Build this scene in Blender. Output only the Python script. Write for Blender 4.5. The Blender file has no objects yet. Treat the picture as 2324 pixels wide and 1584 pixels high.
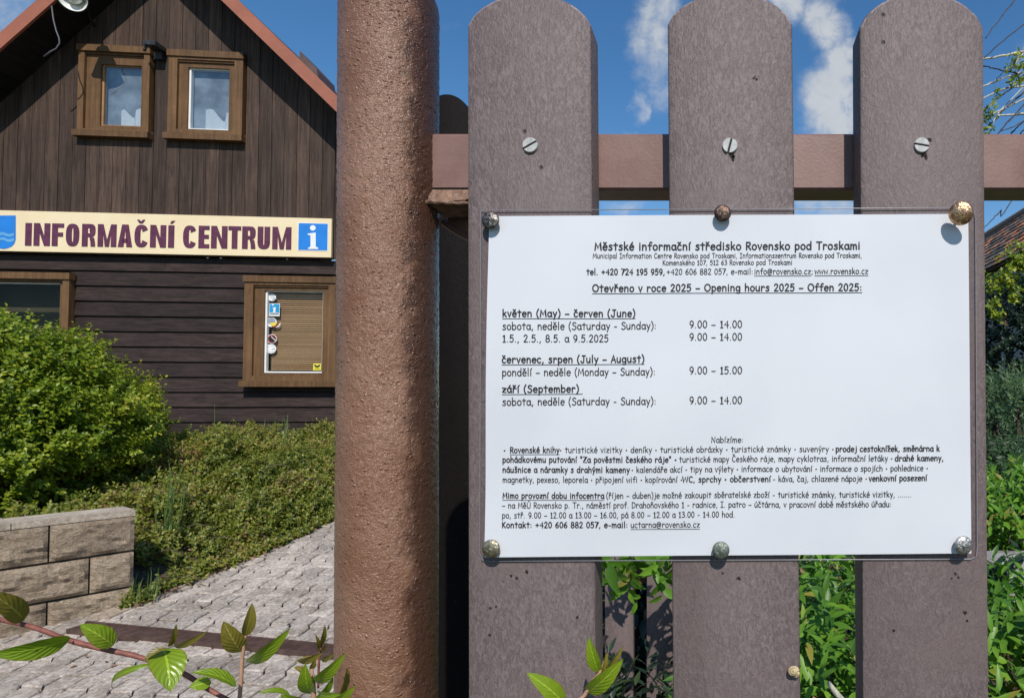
import bpy, math, random
import numpy as np
from mathutils import Vector, Matrix, noise as mnoise

random.seed(7)
rng = np.random.default_rng(7)
sc = bpy.context.scene
COL = sc.collection
R = math.radians

# ------------------------------------------------------------------ camera
F = 1500.0                 # focal length in reference pixels (frame 2324 x 1584)
PX, PY = 1645.0, 858.0     # principal point (the photo is a rectified, off-centre crop)
PHI = R(1.6)
EYE = 1.5
cam = bpy.data.cameras.new('camera')
cam.sensor_fit = 'HORIZONTAL'
cam.sensor_width = 36
cam.lens = F / 2324 * 36
cam.shift_x = -(PX - 1162) / 2324
cam.shift_y = (PY - 792) / 2324
cam.clip_start = 0.02
cam.clip_end = 2000
camo = bpy.data.objects.new('camera', cam)
camo.location = (0, 0, EYE)
camo.rotation_euler = (R(90) + PHI, 0, 0)
COL.objects.link(camo)
sc.camera = camo

# ------------------------------------------------------------------ light
SUN_TRAVEL = Vector((-0.25, 1.0, -1.0)).normalized()
sun = bpy.data.lights.new('sun', 'SUN')
sun.energy = 5.0
sun.angle = R(0.5)
sun.color = (1.0, 0.95, 0.88)
suno = bpy.data.objects.new('sun', sun)
suno.rotation_euler = SUN_TRAVEL.to_track_quat('-Z', 'Y').to_euler()
COL.objects.link(suno)
to_sun = -SUN_TRAVEL
SUN_EL = math.asin(to_sun.z)
SUN_AZ = math.atan2(to_sun.x, to_sun.y)

sc.view_settings.view_transform = 'Standard'
sc.view_settings.look = 'None'
sc.view_settings.exposure = -0.22
sc.view_settings.gamma = 1.0


class NT:
    """small helper for node trees"""
    def __init__(self, tree):
        self.t = tree

    def n(self, typ, ins=None, **props):
        nd = self.t.nodes.new(typ)
        for k, v in props.items():
            setattr(nd, k, v)
        for k, v in (ins or {}).items():
            s = nd.inputs[k]
            if isinstance(v, bpy.types.NodeSocket):
                self.t.links.new(v, s)
            else:
                s.default_value = v
        return nd

    def math(self, op, a, b=0.0, c=None, clamp=False):
        nd = self.n('ShaderNodeMath', {0: a, 1: b}, operation=op, use_clamp=clamp)
        if c is not None:
            if isinstance(c, bpy.types.NodeSocket):
                self.t.links.new(c, nd.inputs[2])
            else:
                nd.inputs[2].default_value = c
        return nd.outputs[0]

    def mix(self, fac, a, b, blend='MIX'):
        nd = self.n('ShaderNodeMix', data_type='RGBA', blend_type=blend, clamp_factor=True)
        for i, v in ((0, fac), (6, a), (7, b)):
            s = nd.inputs[i]
            if isinstance(v, bpy.types.NodeSocket):
                self.t.links.new(v, s)
            elif i == 0:
                s.default_value = v
            else:
                s.default_value = (*v, 1) if len(v) == 3 else v
        return nd.outputs[2]

    def ramp(self, fac, stops):
        nd = self.n('ShaderNodeValToRGB', {0: fac})
        cr = nd.color_ramp
        while len(cr.elements) < len(stops):
            cr.elements.new(0.5)
        for e, (p, c) in zip(cr.elements, stops):
            e.position = p
            e.color = (c, c, c, 1) if isinstance(c, (int, float)) else (*c, 1)
        return nd.outputs[0]

    def noise(self, vec, scale, detail=4, rough=0.55, dist=0.0, col=False):
        nd = self.n('ShaderNodeTexNoise', {'Scale': scale, 'Detail': detail, 'Roughness': rough, 'Distortion': dist})
        if vec is not None:
            self.t.links.new(vec, nd.inputs['Vector'])
        return nd.outputs['Color' if col else 'Fac']

    def coords(self, scale=(1, 1, 1), rot=(0, 0, 0), kind='Object'):
        tc = self.n('ShaderNodeTexCoord')
        mp = self.n('ShaderNodeMapping', {'Vector': tc.outputs[kind], 'Scale': scale, 'Rotation': rot})
        return mp.outputs[0]

    def attr(self, name):
        return self.n('ShaderNodeAttribute', attribute_name=name).outputs['Fac']

    def smooth(self, v, a, b):
        nd = self.n('ShaderNodeMapRange', {0: v, 1: a, 2: b, 3: 0.0, 4: 1.0}, interpolation_type='SMOOTHSTEP')
        return nd.outputs[0]


def new_mat(name):
    m = bpy.data.materials.new(name)
    m.use_nodes = True
    m.node_tree.nodes.clear()
    T = NT(m.node_tree)
    out = T.n('ShaderNodeOutputMaterial')
    return m, T, out


def principled(T, out, color, rough=0.6, bump=None, bstr=0.3, bdist=0.001, **kw):
    ins = {'Base Color': color if isinstance(color, bpy.types.NodeSocket) else (*color, 1), 'Roughness': rough}
    ins.update(kw)
    b = T.n('ShaderNodeBsdfPrincipled', ins)
    if bump is not None:
        bp = T.n('ShaderNodeBump', {'Height': bump, 'Strength': bstr, 'Distance': bdist})
        T.t.links.new(bp.outputs[0], b.inputs['Normal'])
    T.t.links.new(b.outputs[0], out.inputs[0])
    return b


# ------------------------------------------------------------------ sky (world)
world = bpy.data.worlds.new('World')
sc.world = world
world.use_nodes = True
world.node_tree.nodes.clear()
W = NT(world.node_tree)
wout = W.n('ShaderNodeOutputWorld')
sky = W.n('ShaderNodeTexSky', sky_type='NISHITA', sun_disc=False, sun_elevation=SUN_EL,
          sun_rotation=SUN_AZ, air_density=1.1, dust_density=0.2, ozone_density=3.0, altitude=300)
hsv = W.n('ShaderNodeHueSaturation', {'Saturation': 1.25, 'Value': 1.42, 'Color': sky.outputs[0]})
tc = W.n('ShaderNodeTexCoord')
sep = W.n('ShaderNodeSeparateXYZ', {0: tc.outputs['Generated']})
ysafe = W.math('MAXIMUM', sep.outputs[1], 0.02)
ta = W.math('DIVIDE', sep.outputs[0], ysafe)
tb = W.math('DIVIDE', sep.outputs[2], ysafe)
cvec = W.n('ShaderNodeCombineXYZ', {0: ta, 1: tb, 2: 0.0}).outputs[0]
wn = W.noise(cvec, 7.0, 5, 0.6, 0.0, col=True)
wn2 = W.n('ShaderNodeVectorMath', {0: wn, 1: (0.5, 0.5, 0.5)}, operation='SUBTRACT').outputs[0]
wn3 = W.n('ShaderNodeVectorMath', {0: wn2, 'Scale': 0.14}, operation='SCALE').outputs[0]
dv = W.n('ShaderNodeVectorMath', {0: cvec, 1: wn3}, operation='ADD').outputs[0]
fine = W.noise(cvec, 30.0, 9, 0.66, 0.5)
total = None
#         a      b     ra    rb   strength
for (a, b, ra, rb, st) in [(-.105, .58, .055, .13, .9), (-.105, .49, .035, .05, .6), (-.13, .45, .02, .035, .7),
                           (.10, .615, .05, .06, 1.15), (.15, .575, .055, .06, 1.15), (.185, .52, .05, .06, 1.25),
                           (.17, .455, .075, .07, 1.35), (.17, .38, .09, .05, 1.3), (.16, .30, .12, .04, .75),
                           (-.13, .395, .03, .02, .5), (-.15, .30, .06, .025, .55), (-.425, .575, .03, .022, .28),
                           (-1.13, .60, .11, .09, .55), (-1.05, .66, .12, .06, .4), (.46, .50, .05, .06, .45), (.45, .40, .03, .03, .3),
                           (.7, .7, .25, .1, .7), (-.7, .85, .2, .12, .6), (.9, .35, .2, .06, .8)]:
    d = W.n('ShaderNodeVectorMath', {0: dv, 1: (a, b, 0)}, operation='SUBTRACT').outputs[0]
    d2 = W.n('ShaderNodeVectorMath', {0: d, 1: (1.18 / ra, 1.12 / rb, 0)}, operation='MULTIPLY').outputs[0]
    ln = W.n('ShaderNodeVectorMath', {0: d2}, operation='LENGTH').outputs['Value']
    m = W.math('MULTIPLY', W.math('SUBTRACT', 1.35, ln, clamp=True), st)
    total = m if total is None else W.math('MAXIMUM', total, m)
frag = W.math('MULTIPLY', total, W.math('ADD', W.math('MULTIPLY', fine, 1.5), 0.15))
cmask = W.smooth(frag, 0.16, 1.12)
front = W.smooth(sep.outputs[1], 0.05, 0.3)
cmask = W.math('MULTIPLY', cmask, front)
# thin summer haze of cirrus elsewhere
cshade = W.mix(W.noise(cvec, 12, 4, 0.6), (5.4, 6.0, 6.6), (8.6, 8.6, 8.6))
skyc = W.mix(W.math('MULTIPLY', cmask, 0.88), hsv.outputs[0], cshade)
bg = W.n('ShaderNodeBackground', {'Color': skyc, 'Strength': 0.10})
world.node_tree.links.new(bg.outputs[0], wout.inputs[0])


# ------------------------------------------------------------------ projection helpers
def ray(X, Y):
    a = (X - PX) / F
    b = (PY - Y) / F
    return Vector((a, math.cos(PHI) - b * math.sin(PHI), math.sin(PHI) + b * math.cos(PHI)))


def P(X, Y, depth):
    """world point seen at reference pixel X, Y lying at world y = depth"""
    d = ray(X, Y)
    return Vector((0, 0, EYE)) + d * (depth / d.y)


# ------------------------------------------------------------------ mesh builder
class MB:
    def __init__(self):
        self.v, self.f, self.r, self.m = [], [], [], []
        self.cur, self.mi = 0.5, 0

    def add(self, verts, faces, rnd=None):
        o = len(self.v)
        self.v.extend([tuple(p) for p in verts])
        r = self.cur if rnd is None else rnd
        self.r.extend([r] * len(verts))
        for f in faces:
            self.f.append(tuple(i + o for i in f))
            self.m.append(self.mi)
        return self

    def box(self, c, s, mat=None, rnd=None):
        hx, hy, hz = s[0] / 2, s[1] / 2, s[2] / 2
        vs = [Vector((x, y, z)) for x in (-hx, hx) for y in (-hy, hy) for z in (-hz, hz)]
        if mat is not None:
            vs = [mat @ p for p in vs]
        vs = [p + Vector(c) for p in vs]
        return self.add(vs, [(0, 1, 3, 2), (4, 6, 7, 5), (0, 4, 5, 1), (2, 3, 7, 6), (0, 2, 6, 4), (1, 5, 7, 3)], rnd)

    def hexa(self, bot, top, rnd=None):
        """bot, top: 4 points each in matching order"""
        return self.add(list(bot) + list(top),
                        [(3, 2, 1, 0), (4, 5, 6, 7), (0, 1, 5, 4), (1, 2, 6, 5), (2, 3, 7, 6), (3, 0, 4, 7)], rnd)

    def tube(self, pts, radii, seg=8, caps=True, rnd=None):
        pts = [Vector(p) for p in pts]
        n = len(pts)
        if not hasattr(radii, '__len__'):
            radii = [radii] * n
        vs, fs = [], []
        up = None
        for i in range(n):
            t = (pts[min(i + 1, n - 1)] - pts[max(i - 1, 0)]).normalized()
            if up is None:
                a = Vector((0, 0, 1)) if abs(t.z) < 0.9 else Vector((1, 0, 0))
                up = (a - t * a.dot(t)).normalized()
            else:
                up = (up - t * up.dot(t)).normalized()
            s = t.cross(up)
            for k in range(seg):
                an = 2 * math.pi * k / seg
                vs.append(pts[i] + (up * math.cos(an) + s * math.sin(an)) * radii[i])
        for i in range(n - 1):
            for k in range(seg):
                k2 = (k + 1) % seg
                fs.append((i * seg + k, i * seg + k2, (i + 1) * seg + k2, (i + 1) * seg + k))
        if caps:
            fs.append(tuple(range(seg - 1, -1, -1)))
            fs.append(tuple((n - 1) * seg + k for k in range(seg)))
        return self.add(vs, fs, rnd)

    def lathe(self, prof, origin, axis, seg=24, rnd=None, caps=True):
        """prof: list of (radius, height along axis)"""
        axis = Vector(axis).normalized()
        a = Vector((0, 0, 1)) if abs(axis.z) < 0.9 else Vector((1, 0, 0))
        u = (a - axis * a.dot(axis)).normalized()
        w = axis.cross(u)
        vs, fs = [], []
        for (r, h) in prof:
            for k in range(seg):
                an = 2 * math.pi * k / seg
                vs.append(Vector(origin) + axis * h + (u * math.cos(an) + w * math.sin(an)) * r)
        for i in range(len(prof) - 1):
            for k in range(seg):
                k2 = (k + 1) % seg
                fs.append((i * seg + k, i * seg + k2, (i + 1) * seg + k2, (i + 1) * seg + k))
        if caps:
            fs.append(tuple(range(seg - 1, -1, -1)))
            fs.append(tuple((len(prof) - 1) * seg + k for k in range(seg)))
        return self.add(vs, fs, rnd)

    def prism(self, poly, fn, d0, d1, rnd=None):
        """polygon of 2-D points extruded: fn(p, d) -> 3-D point"""
        n = len(poly)
        vs = [fn(p, d0) for p in poly] + [fn(p, d1) for p in poly]
        fs = [tuple(range(n)), tuple(range(2 * n - 1, n - 1, -1))]
        for i in range(n):
            j = (i + 1) % n
            fs.append((i, i + n, j + n, j))
        return self.add(vs, fs, rnd)


def make_mesh(name, V, Fc, mats, rnd=None, smooth=False, mi=None):
    me = bpy.data.meshes.new(name)
    me.from_pydata([tuple(p) for p in V], [], Fc)
    for m in (mats if isinstance(mats, (list, tuple)) else [mats]):
        me.materials.append(m)
    if rnd is not None:
        at = me.attributes.new('rnd', 'FLOAT', 'POINT')
        at.data.foreach_set('value', np.asarray(rnd, dtype=np.float32))
    if mi is not None and any(mi):
        me.polygons.foreach_set('material_index', mi)
    if smooth:
        me.polygons.foreach_set('use_smooth', [True] * len(me.polygons))
    me.update()
    return me


def link(name, me, parent=None, base=None):
    o = bpy.data.objects.new(name, me)
    COL.objects.link(o)
    if parent is not None:
        o.parent = parent
    if base is not None:
        o.location = base
    return o


def wloc(o):
    p = Vector((0, 0, 0))
    while o is not None:
        p += o.location
        o = o.parent
    return p


def obj(name, mb, mats, parent=None, smooth=False, base=None, recalc=False, auto=None):
    """one mesh object from a builder whose points are in world space"""
    off = wloc(parent) if parent is not None else Vector((0, 0, 0))
    if base is not None:
        bl = Vector(base)
        off = off + (bl if parent is None else bl - off)
    V = [(p[0] - off.x, p[1] - off.y, p[2] - off.z) for p in mb.v]
    me = make_mesh(name, V, mb.f, mats, mb.r, smooth, mb.m)
    if recalc:
        import bmesh
        bm = bmesh.new()
        bm.from_mesh(me)
        bmesh.ops.recalc_face_normals(bm, faces=bm.faces)
        bm.to_mesh(me)
        bm.free()
    o = bpy.data.objects.new(name, me)
    COL.objects.link(o)
    if parent is not None:
        o.parent = parent
        if base is not None:
            o.location = Vector(base) - wloc(parent)
    elif base is not None:
        o.location = base
    if auto:
        me.polygons.foreach_set('use_smooth', [True] * len(me.polygons))
        me.set_sharp_from_angle(angle=R(auto))
    return o


def tag(o, label=None, cat=None, group=None, kind=None):
    if label:
        o['label'] = label
    if cat:
        o['category'] = cat
    if group:
        o['group'] = group
    if kind:
        o['kind'] = kind
    return o


def thing(name, base, label, cat, group=None):
    o = bpy.data.objects.new(name, None)
    o.empty_display_size = 0.1
    o.location = base
    COL.objects.link(o)
    return tag(o, label, cat, group)


# numpy value noise ---------------------------------------------------------
def _h(ix, iy, iz):
    n = (ix * 374761393 + iy * 668265263 + iz * 2147483647 + 12345) & 0xffffffff
    n = ((n ^ (n >> 13)) * 1274126177) & 0xffffffff
    n = n ^ (n >> 16)
    return (n & 0xffff) / 65535.0


def vnoise(x, y, z=0.0):
    x, y, z = np.broadcast_arrays(np.asarray(x, float), np.asarray(y, float), np.asarray(z, float))
    ix, iy, iz = np.floor(x).astype(np.int64), np.floor(y).astype(np.int64), np.floor(z).astype(np.int64)
    fx, fy, fz = x - ix, y - iy, z - iz
    fx, fy, fz = (t * t * (3 - 2 * t) for t in (fx, fy, fz))
    r = 0
    for dx in (0, 1):
        for dy in (0, 1):
            for dz in (0, 1):
                wgt = (fx if dx else 1 - fx) * (fy if dy else 1 - fy) * (fz if dz else 1 - fz)
                r = r + wgt * _h(ix + dx, iy + dy, iz + dz)
    return r * 2 - 1


def fbm(x, y, z=0.0, o=4):
    s, a = 0, 1.0
    for k in range(o):
        s = s + a * vnoise(np.asarray(x) * 2 ** k + 17.3 * k, np.asarray(y) * 2 ** k, np.asarray(z) * 2 ** k)
        a *= 0.5
    return s


# ------------------------------------------------------------------ materials
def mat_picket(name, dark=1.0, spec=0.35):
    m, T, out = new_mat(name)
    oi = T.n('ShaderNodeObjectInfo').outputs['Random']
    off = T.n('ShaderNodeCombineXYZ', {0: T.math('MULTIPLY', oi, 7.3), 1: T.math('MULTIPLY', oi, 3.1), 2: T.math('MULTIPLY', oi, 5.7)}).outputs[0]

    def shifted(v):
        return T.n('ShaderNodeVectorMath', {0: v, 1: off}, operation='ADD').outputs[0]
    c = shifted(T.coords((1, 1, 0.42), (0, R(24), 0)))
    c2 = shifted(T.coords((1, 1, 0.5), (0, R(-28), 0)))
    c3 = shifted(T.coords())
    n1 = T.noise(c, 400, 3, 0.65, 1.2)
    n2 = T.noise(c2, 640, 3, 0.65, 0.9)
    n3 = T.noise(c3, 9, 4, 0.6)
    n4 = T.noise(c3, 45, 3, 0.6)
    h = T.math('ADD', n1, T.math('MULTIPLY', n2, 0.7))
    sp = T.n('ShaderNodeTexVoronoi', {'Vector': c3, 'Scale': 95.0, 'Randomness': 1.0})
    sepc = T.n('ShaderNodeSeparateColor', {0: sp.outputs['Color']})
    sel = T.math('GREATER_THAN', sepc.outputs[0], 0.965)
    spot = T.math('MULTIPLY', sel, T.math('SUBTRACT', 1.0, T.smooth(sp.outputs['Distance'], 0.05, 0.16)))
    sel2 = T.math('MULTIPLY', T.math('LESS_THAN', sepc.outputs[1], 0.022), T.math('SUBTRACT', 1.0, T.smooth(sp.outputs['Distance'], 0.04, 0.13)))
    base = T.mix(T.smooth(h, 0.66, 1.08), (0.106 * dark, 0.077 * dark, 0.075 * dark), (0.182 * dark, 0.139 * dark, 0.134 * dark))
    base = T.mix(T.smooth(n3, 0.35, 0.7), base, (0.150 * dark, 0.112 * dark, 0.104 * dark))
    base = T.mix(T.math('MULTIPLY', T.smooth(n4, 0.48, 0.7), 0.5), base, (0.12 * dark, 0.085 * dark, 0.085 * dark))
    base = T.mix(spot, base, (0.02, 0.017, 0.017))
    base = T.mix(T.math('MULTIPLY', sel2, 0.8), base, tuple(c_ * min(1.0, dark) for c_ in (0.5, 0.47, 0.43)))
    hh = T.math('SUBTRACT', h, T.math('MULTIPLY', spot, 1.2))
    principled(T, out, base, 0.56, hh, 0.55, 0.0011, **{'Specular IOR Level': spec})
    return m


M_PICKET = mat_picket('recycled_plastic')
M_PICKET_WORN = mat_picket('worn_plastic_edge', 1.75)
M_PICKET_SHADE = mat_picket('shade_dark_plastic', 0.06, 0.06)  # near-black copy of the picket plastic, with gap shade in its colour
M_PICKET_BACK = mat_picket('weathered_recycled_plastic', 1.05)


def mat_pipe():
    m, T, out = new_mat('pitted_brown_paint')
    c = T.coords((1, 1, 1.25), (0, R(12), 0))
    c3 = T.coords()
    n1 = T.noise(c, 640, 3, 0.62, 0.4)
    n2 = T.noise(c, 1400, 2, 0.5)
    n3 = T.noise(c3, 16, 4, 0.6, 0.3)
    n5 = T.noise(c3, 60, 3, 0.6, 0.3)
    xyz = T.n('ShaderNodeSeparateXYZ', {0: c3})
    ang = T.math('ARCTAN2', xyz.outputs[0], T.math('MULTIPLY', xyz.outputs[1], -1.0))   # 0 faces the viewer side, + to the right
    # dark rust-brown tone, growing towards the right-hand side with a noisy edge
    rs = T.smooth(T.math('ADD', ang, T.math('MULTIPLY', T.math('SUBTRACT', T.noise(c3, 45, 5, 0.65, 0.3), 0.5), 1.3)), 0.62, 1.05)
    base = T.mix(T.smooth(n3, 0.35, 0.68), (0.200, 0.092, 0.050), (0.275, 0.148, 0.094))
    base = T.mix(T.math('MULTIPLY', T.smooth(n5, 0.52, 0.8), 0.6), base, (0.17, 0.075, 0.042))
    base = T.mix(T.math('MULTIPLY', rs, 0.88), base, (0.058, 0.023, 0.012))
    pit = T.math('SUBTRACT', 1.0, T.smooth(n1, 0.26, 0.38))
    base = T.mix(T.math('MULTIPLY', pit, 0.75), base, (0.05, 0.024, 0.015))
    vo = T.n('ShaderNodeTexVoronoi', {'Vector': c, 'Scale': 330.0, 'Randomness': 1.0})
    vs_ = T.n('ShaderNodeSeparateColor', {0: vo.outputs['Color']})
    dot = T.math('MULTIPLY', T.math('GREATER_THAN', vs_.outputs[0], 0.86), T.math('SUBTRACT', 1.0, T.smooth(vo.outputs['Distance'], 0.06, 0.30)))
    lump = T.math('MULTIPLY', T.math('LESS_THAN', vs_.outputs[0], 0.22), T.math('SUBTRACT', 1.0, T.smooth(vo.outputs['Distance'], 0.05, 0.42)))
    base = T.mix(T.math('MULTIPLY', dot, 0.55), base, (0.055, 0.020, 0.012))
    h = T.math('ADD', n1, T.math('MULTIPLY', n2, 0.3))
    h = T.math('ADD', T.math('SUBTRACT', h, T.math('MULTIPLY', dot, 0.6)), T.math('MULTIPLY', lump, 0.7))
    principled(T, out, base, 0.23, h, 0.9, 0.0010, **{'Specular IOR Level': 0.5})
    return m


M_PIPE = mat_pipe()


def mat_paint(name, col, rough=0.5, var=0.15, scale=30, bump=0.1, bscale=300, bd=0.0005, spec=0.4):
    m, T, out = new_mat(name)
    c = T.coords()
    n = T.noise(c, scale, 4, 0.6)
    n2 = T.noise(c, bscale, 3, 0.6)
    a = tuple(x * (1 - var) for x in col)
    b = tuple(min(1, x * (1 + var)) for x in col)
    base = T.mix(T.smooth(n, 0.3, 0.7), a, b)
    principled(T, out, base, rough, n2, bump, bd, **{'Specular IOR Level': spec})
    return m


def mat_rail():
    m, T, out = new_mat('brown_rail_paint')
    c = T.coords()
    n = T.noise(c, 35, 4, 0.6)
    n2 = T.noise(c, 420, 3, 0.6)
    v = T.n('ShaderNodeTexVoronoi', {'Vector': c, 'Scale': 110.0})
    sc_ = T.n('ShaderNodeSeparateColor', {0: v.outputs['Color']})
    pim = T.math('MULTIPLY', T.math('GREATER_THAN', sc_.outputs[0], 0.93), T.math('SUBTRACT', 1.0, T.smooth(v.outputs['Distance'], 0.04, 0.15)))
    base = T.mix(T.smooth(n, 0.3, 0.7), (0.185, 0.098, 0.078), (0.235, 0.135, 0.112))
    base = T.mix(T.math('MULTIPLY', T.smooth(n2, 0.62, 0.8), 0.4), base, (0.30, 0.19, 0.16))
    principled(T, out, base, 0.45, T.math('ADD', n2, T.math('MULTIPLY', pim, 1.2)), 0.25, 0.0006)
    return m


M_RAIL = mat_rail()
M_WELD = mat_paint('rusty_weld', (0.215, 0.125, 0.085), 0.45, 0.35, 150, 0.8, 420, 0.0012)
M_SCREW = mat_paint('galvanised_screw', (0.46, 0.46, 0.44), 0.5, 0.2, 300, 0.25, 900, 0.0004)
M_BLACK = mat_paint('black_recess', (0.012, 0.011, 0.011), 0.7, 0.3, 60)
M_STAIN = mat_paint('dark_nail_hole', (0.022, 0.014, 0.010), 0.8, 0.5, 300)
M_FLOODSHELL = mat_paint('black_lamp_metal', (0.03, 0.03, 0.032), 0.4, 0.3, 20)


def mat_wood(name, ca, cb, axis, rough=0.7, gs=34.0, face_rnd=0.55, spec=0.25, bump=0.5):
    m, T, out = new_mat(name)
    s = [1, 1, 1]
    s[axis] = 0.045
    c = T.coords(tuple(s))
    c3 = T.coords()
    r = T.attr('rnd')
    off = T.n('ShaderNodeCombineXYZ', {0: T.math('MULTIPLY', r, 37.0), 1: T.math('MULTIPLY', r, 11.0), 2: T.math('MULTIPLY', r, 23.0)}).outputs[0]
    cv = T.n('ShaderNodeVectorMath', {0: c, 1: off}, operation='ADD').outputs[0]
    n = T.noise(cv, gs, 5, 0.65, 0.6)
    n2 = T.noise(cv, gs * 4, 3, 0.6)
    n3 = T.noise(c3, 2.2, 4, 0.6)
    n4 = T.noise(c3, 14, 3, 0.6, 0.4)
    g = T.math('ADD', T.math('MULTIPLY', n, 0.7), T.math('MULTIPLY', n2, 0.3))
    base = T.mix(T.smooth(g, 0.36, 0.66), ca, cb)
    tone = T.math('ADD', 1 - face_rnd * 0.5, T.math('MULTIPLY', r, face_rnd))
    tone = T.math('MULTIPLY', tone, T.math('ADD', 0.58, T.math('MULTIPLY', n3, 0.84)))
    tone = T.math('MULTIPLY', tone, T.math('ADD', 0.8, T.math('MULTIPLY', n4, 0.4)))
    base = T.mix(1.0, base, T.n('ShaderNodeCombineColor', {0: tone, 1: tone, 2: tone}).outputs[0], 'MULTIPLY')
    principled(T, out, base, rough, g, bump, 0.006, **{'Specular IOR Level': spec})
    return m


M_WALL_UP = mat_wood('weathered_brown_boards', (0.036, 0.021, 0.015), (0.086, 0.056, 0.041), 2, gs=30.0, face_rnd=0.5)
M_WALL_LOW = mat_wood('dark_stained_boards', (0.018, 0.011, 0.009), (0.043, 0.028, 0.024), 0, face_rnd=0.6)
M_CASING = mat_wood('ochre_stained_timber', (0.108, 0.056, 0.024), (0.160, 0.088, 0.039), 2, 0.55, 26, 0.3)
M_SASH = mat_wood('light_ochre_timber', (0.27, 0.15, 0.065), (0.36, 0.21, 0.10), 2, 0.5, 26, 0.3)
M_FASCIA = mat_paint('red_brown_fascia', (0.32, 0.110, 0.064), 0.5, 0.12, 3, 0.1)
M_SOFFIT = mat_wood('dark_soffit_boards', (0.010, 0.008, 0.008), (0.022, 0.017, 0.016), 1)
M_ROOFTOP = mat_paint('dark_roof_sheet', (0.09, 0.055, 0.05), 0.6, 0.25, 4, 0.3)
M_WHITE = mat_paint('white_plastic', (0.78, 0.78, 0.76), 0.4, 0.05, 10)
M_CURTAIN = mat_paint('white_curtain', (0.62, 0.61, 0.59), 0.8, 0.05, 10)
M_PANE_FILL = mat_paint('grey_pane_fill', (0.25, 0.26, 0.27), 0.9, 0.4, 4)  # tone of the added sheet that lightens the upper panes
M_ROOM = mat_paint('green_reflection_room', (0.040, 0.036, 0.018), 0.9, 0.3, 3)  # olive tint imitates greenery reflected in the lower window panes
M_ROOM_BLUE = mat_paint('dim_blue_room', (0.16, 0.19, 0.22), 0.9, 0.3, 2)
M_CABLE = mat_paint('grey_cable', (0.10, 0.10, 0.115), 0.5, 0.1, 10)
M_CHROME = mat_paint('lamp_reflector', (0.75, 0.75, 0.70), 0.3, 0.1, 20)
M_BULB = mat_paint('frosted_bulb', (0.9, 0.9, 0.88), 0.35, 0.02, 20)
M_PURPLE = mat_paint('plum_lettering', (0.105, 0.026, 0.060), 0.5, 0.2, 20)
M_BLUE = mat_paint('sign_blue', (0.018, 0.20, 0.62), 0.45, 0.06, 8)
M_BLUE_PALE = mat_paint('sign_pale_blue', (0.12, 0.36, 0.62), 0.45, 0.1, 20)
M_CYAN = mat_paint('sticker_blue', (0.02, 0.30, 0.58), 0.4, 0.06, 8)
M_RED = mat_paint('sticker_red', (0.42, 0.05, 0.04), 0.4, 0.1, 30)
M_YELLOW = mat_paint('sticker_yellow', (0.72, 0.64, 0.06), 0.4, 0.1, 30)
M_INK = mat_paint('black_ink', (0.014, 0.014, 0.018), 0.6, 0.1, 50)
M_STEEL = mat_paint('sticker_grey', (0.26, 0.28, 0.33), 0.5, 0.2, 30)


def mat_sign():
    m, T, out = new_mat('cream_sign_board')
    c = T.coords((1, 1, 0.25))
    c3 = T.coords()
    n = T.noise(c3, 3, 3, 0.6)
    st = T.noise(c, 26, 4, 0.7, 0.5)
    base = T.mix(T.smooth(n, 0.3, 0.7), (0.78, 0.63, 0.39), (0.82, 0.68, 0.44))
    base = T.mix(T.math('MULTIPLY', T.smooth(st, 0.66, 0.82), 0.45), base, (0.45, 0.22, 0.10))
    principled(T, out, base, 0.45)
    return m


M_SIGN = mat_sign()


def mat_blind():
    m, T, out = new_mat('brown_blind_slat')
    base = T.mix(T.attr('rnd'), (0.32, 0.19, 0.10), (0.42, 0.27, 0.15))
    principled(T, out, base, 0.5)
    return m


M_BLIND = mat_blind()


def mat_glass(name, refl=0.3, tint=(0.75, 0.85, 0.92), fk=0.8):
    m, T, out = new_mat(name)
    fr = T.n('ShaderNodeFresnel', {'IOR': 1.5}).outputs[0]
    tr = T.n('ShaderNodeBsdfTransparent', {'Color': (*tint, 1)})
    gl = T.n('ShaderNodeBsdfGlossy', {'Color': (1, 1, 1, 1), 'Roughness': 0.02})
    front = T.math('SUBTRACT', 1.0, T.n('ShaderNodeNewGeometry').outputs['Backfacing'])
    fac = T.math('MULTIPLY', T.math('ADD', T.math('MULTIPLY', fr, fk), refl - 0.04, clamp=True), front)
    mx = T.n('ShaderNodeMixShader', {0: fac, 1: tr.outputs[0], 2: gl.outputs[0]})
    T.t.links.new(mx.outputs[0], out.inputs[0])
    return m


M_GLASS = mat_glass('window_glass', 0.13, (0.88, 0.92, 0.95))
M_GLASS_LOW = mat_glass('lower_window_glass', 0.042, (0.95, 0.95, 0.93), 0.35)
M_FILM = mat_glass('laminating_film', 0.06, (0.97, 0.97, 0.985))


def mat_paper():
    m, T, out = new_mat('white_paper')
    c = T.coords()
    n = T.noise(c, 9, 3, 0.5)
    n2 = T.noise(c, 22, 2, 0.5)
    base = T.mix(T.smooth(n, 0.3, 0.7), (0.605, 0.613, 0.645), (0.645, 0.655, 0.680))
    principled(T, out, base, 0.55, n2, 0.12, 0.002, **{'Coat Weight': 0.25, 'Coat Roughness': 0.12})
    return m


M_PAPER = mat_paper()


def mat_tack(name, ca, cb, rough, metal, sp=140):
    m, T, out = new_mat(name)
    c = T.coords()
    n = T.noise(c, sp * 3, 3, 0.65, 0.6)
    n2 = T.noise(c, sp * 6, 4, 0.7, 0.5)
    base = T.mix(T.smooth(n, 0.35, 0.65), ca, cb)
    rr = T.math('ADD', rough - 0.12, T.math('MULTIPLY', n2, 0.3))
    principled(T, out, base, rr, T.math('ADD', n, T.math('MULTIPLY', n2, 0.5)), 0.55, 0.0009, Metallic=metal)
    return m


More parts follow.
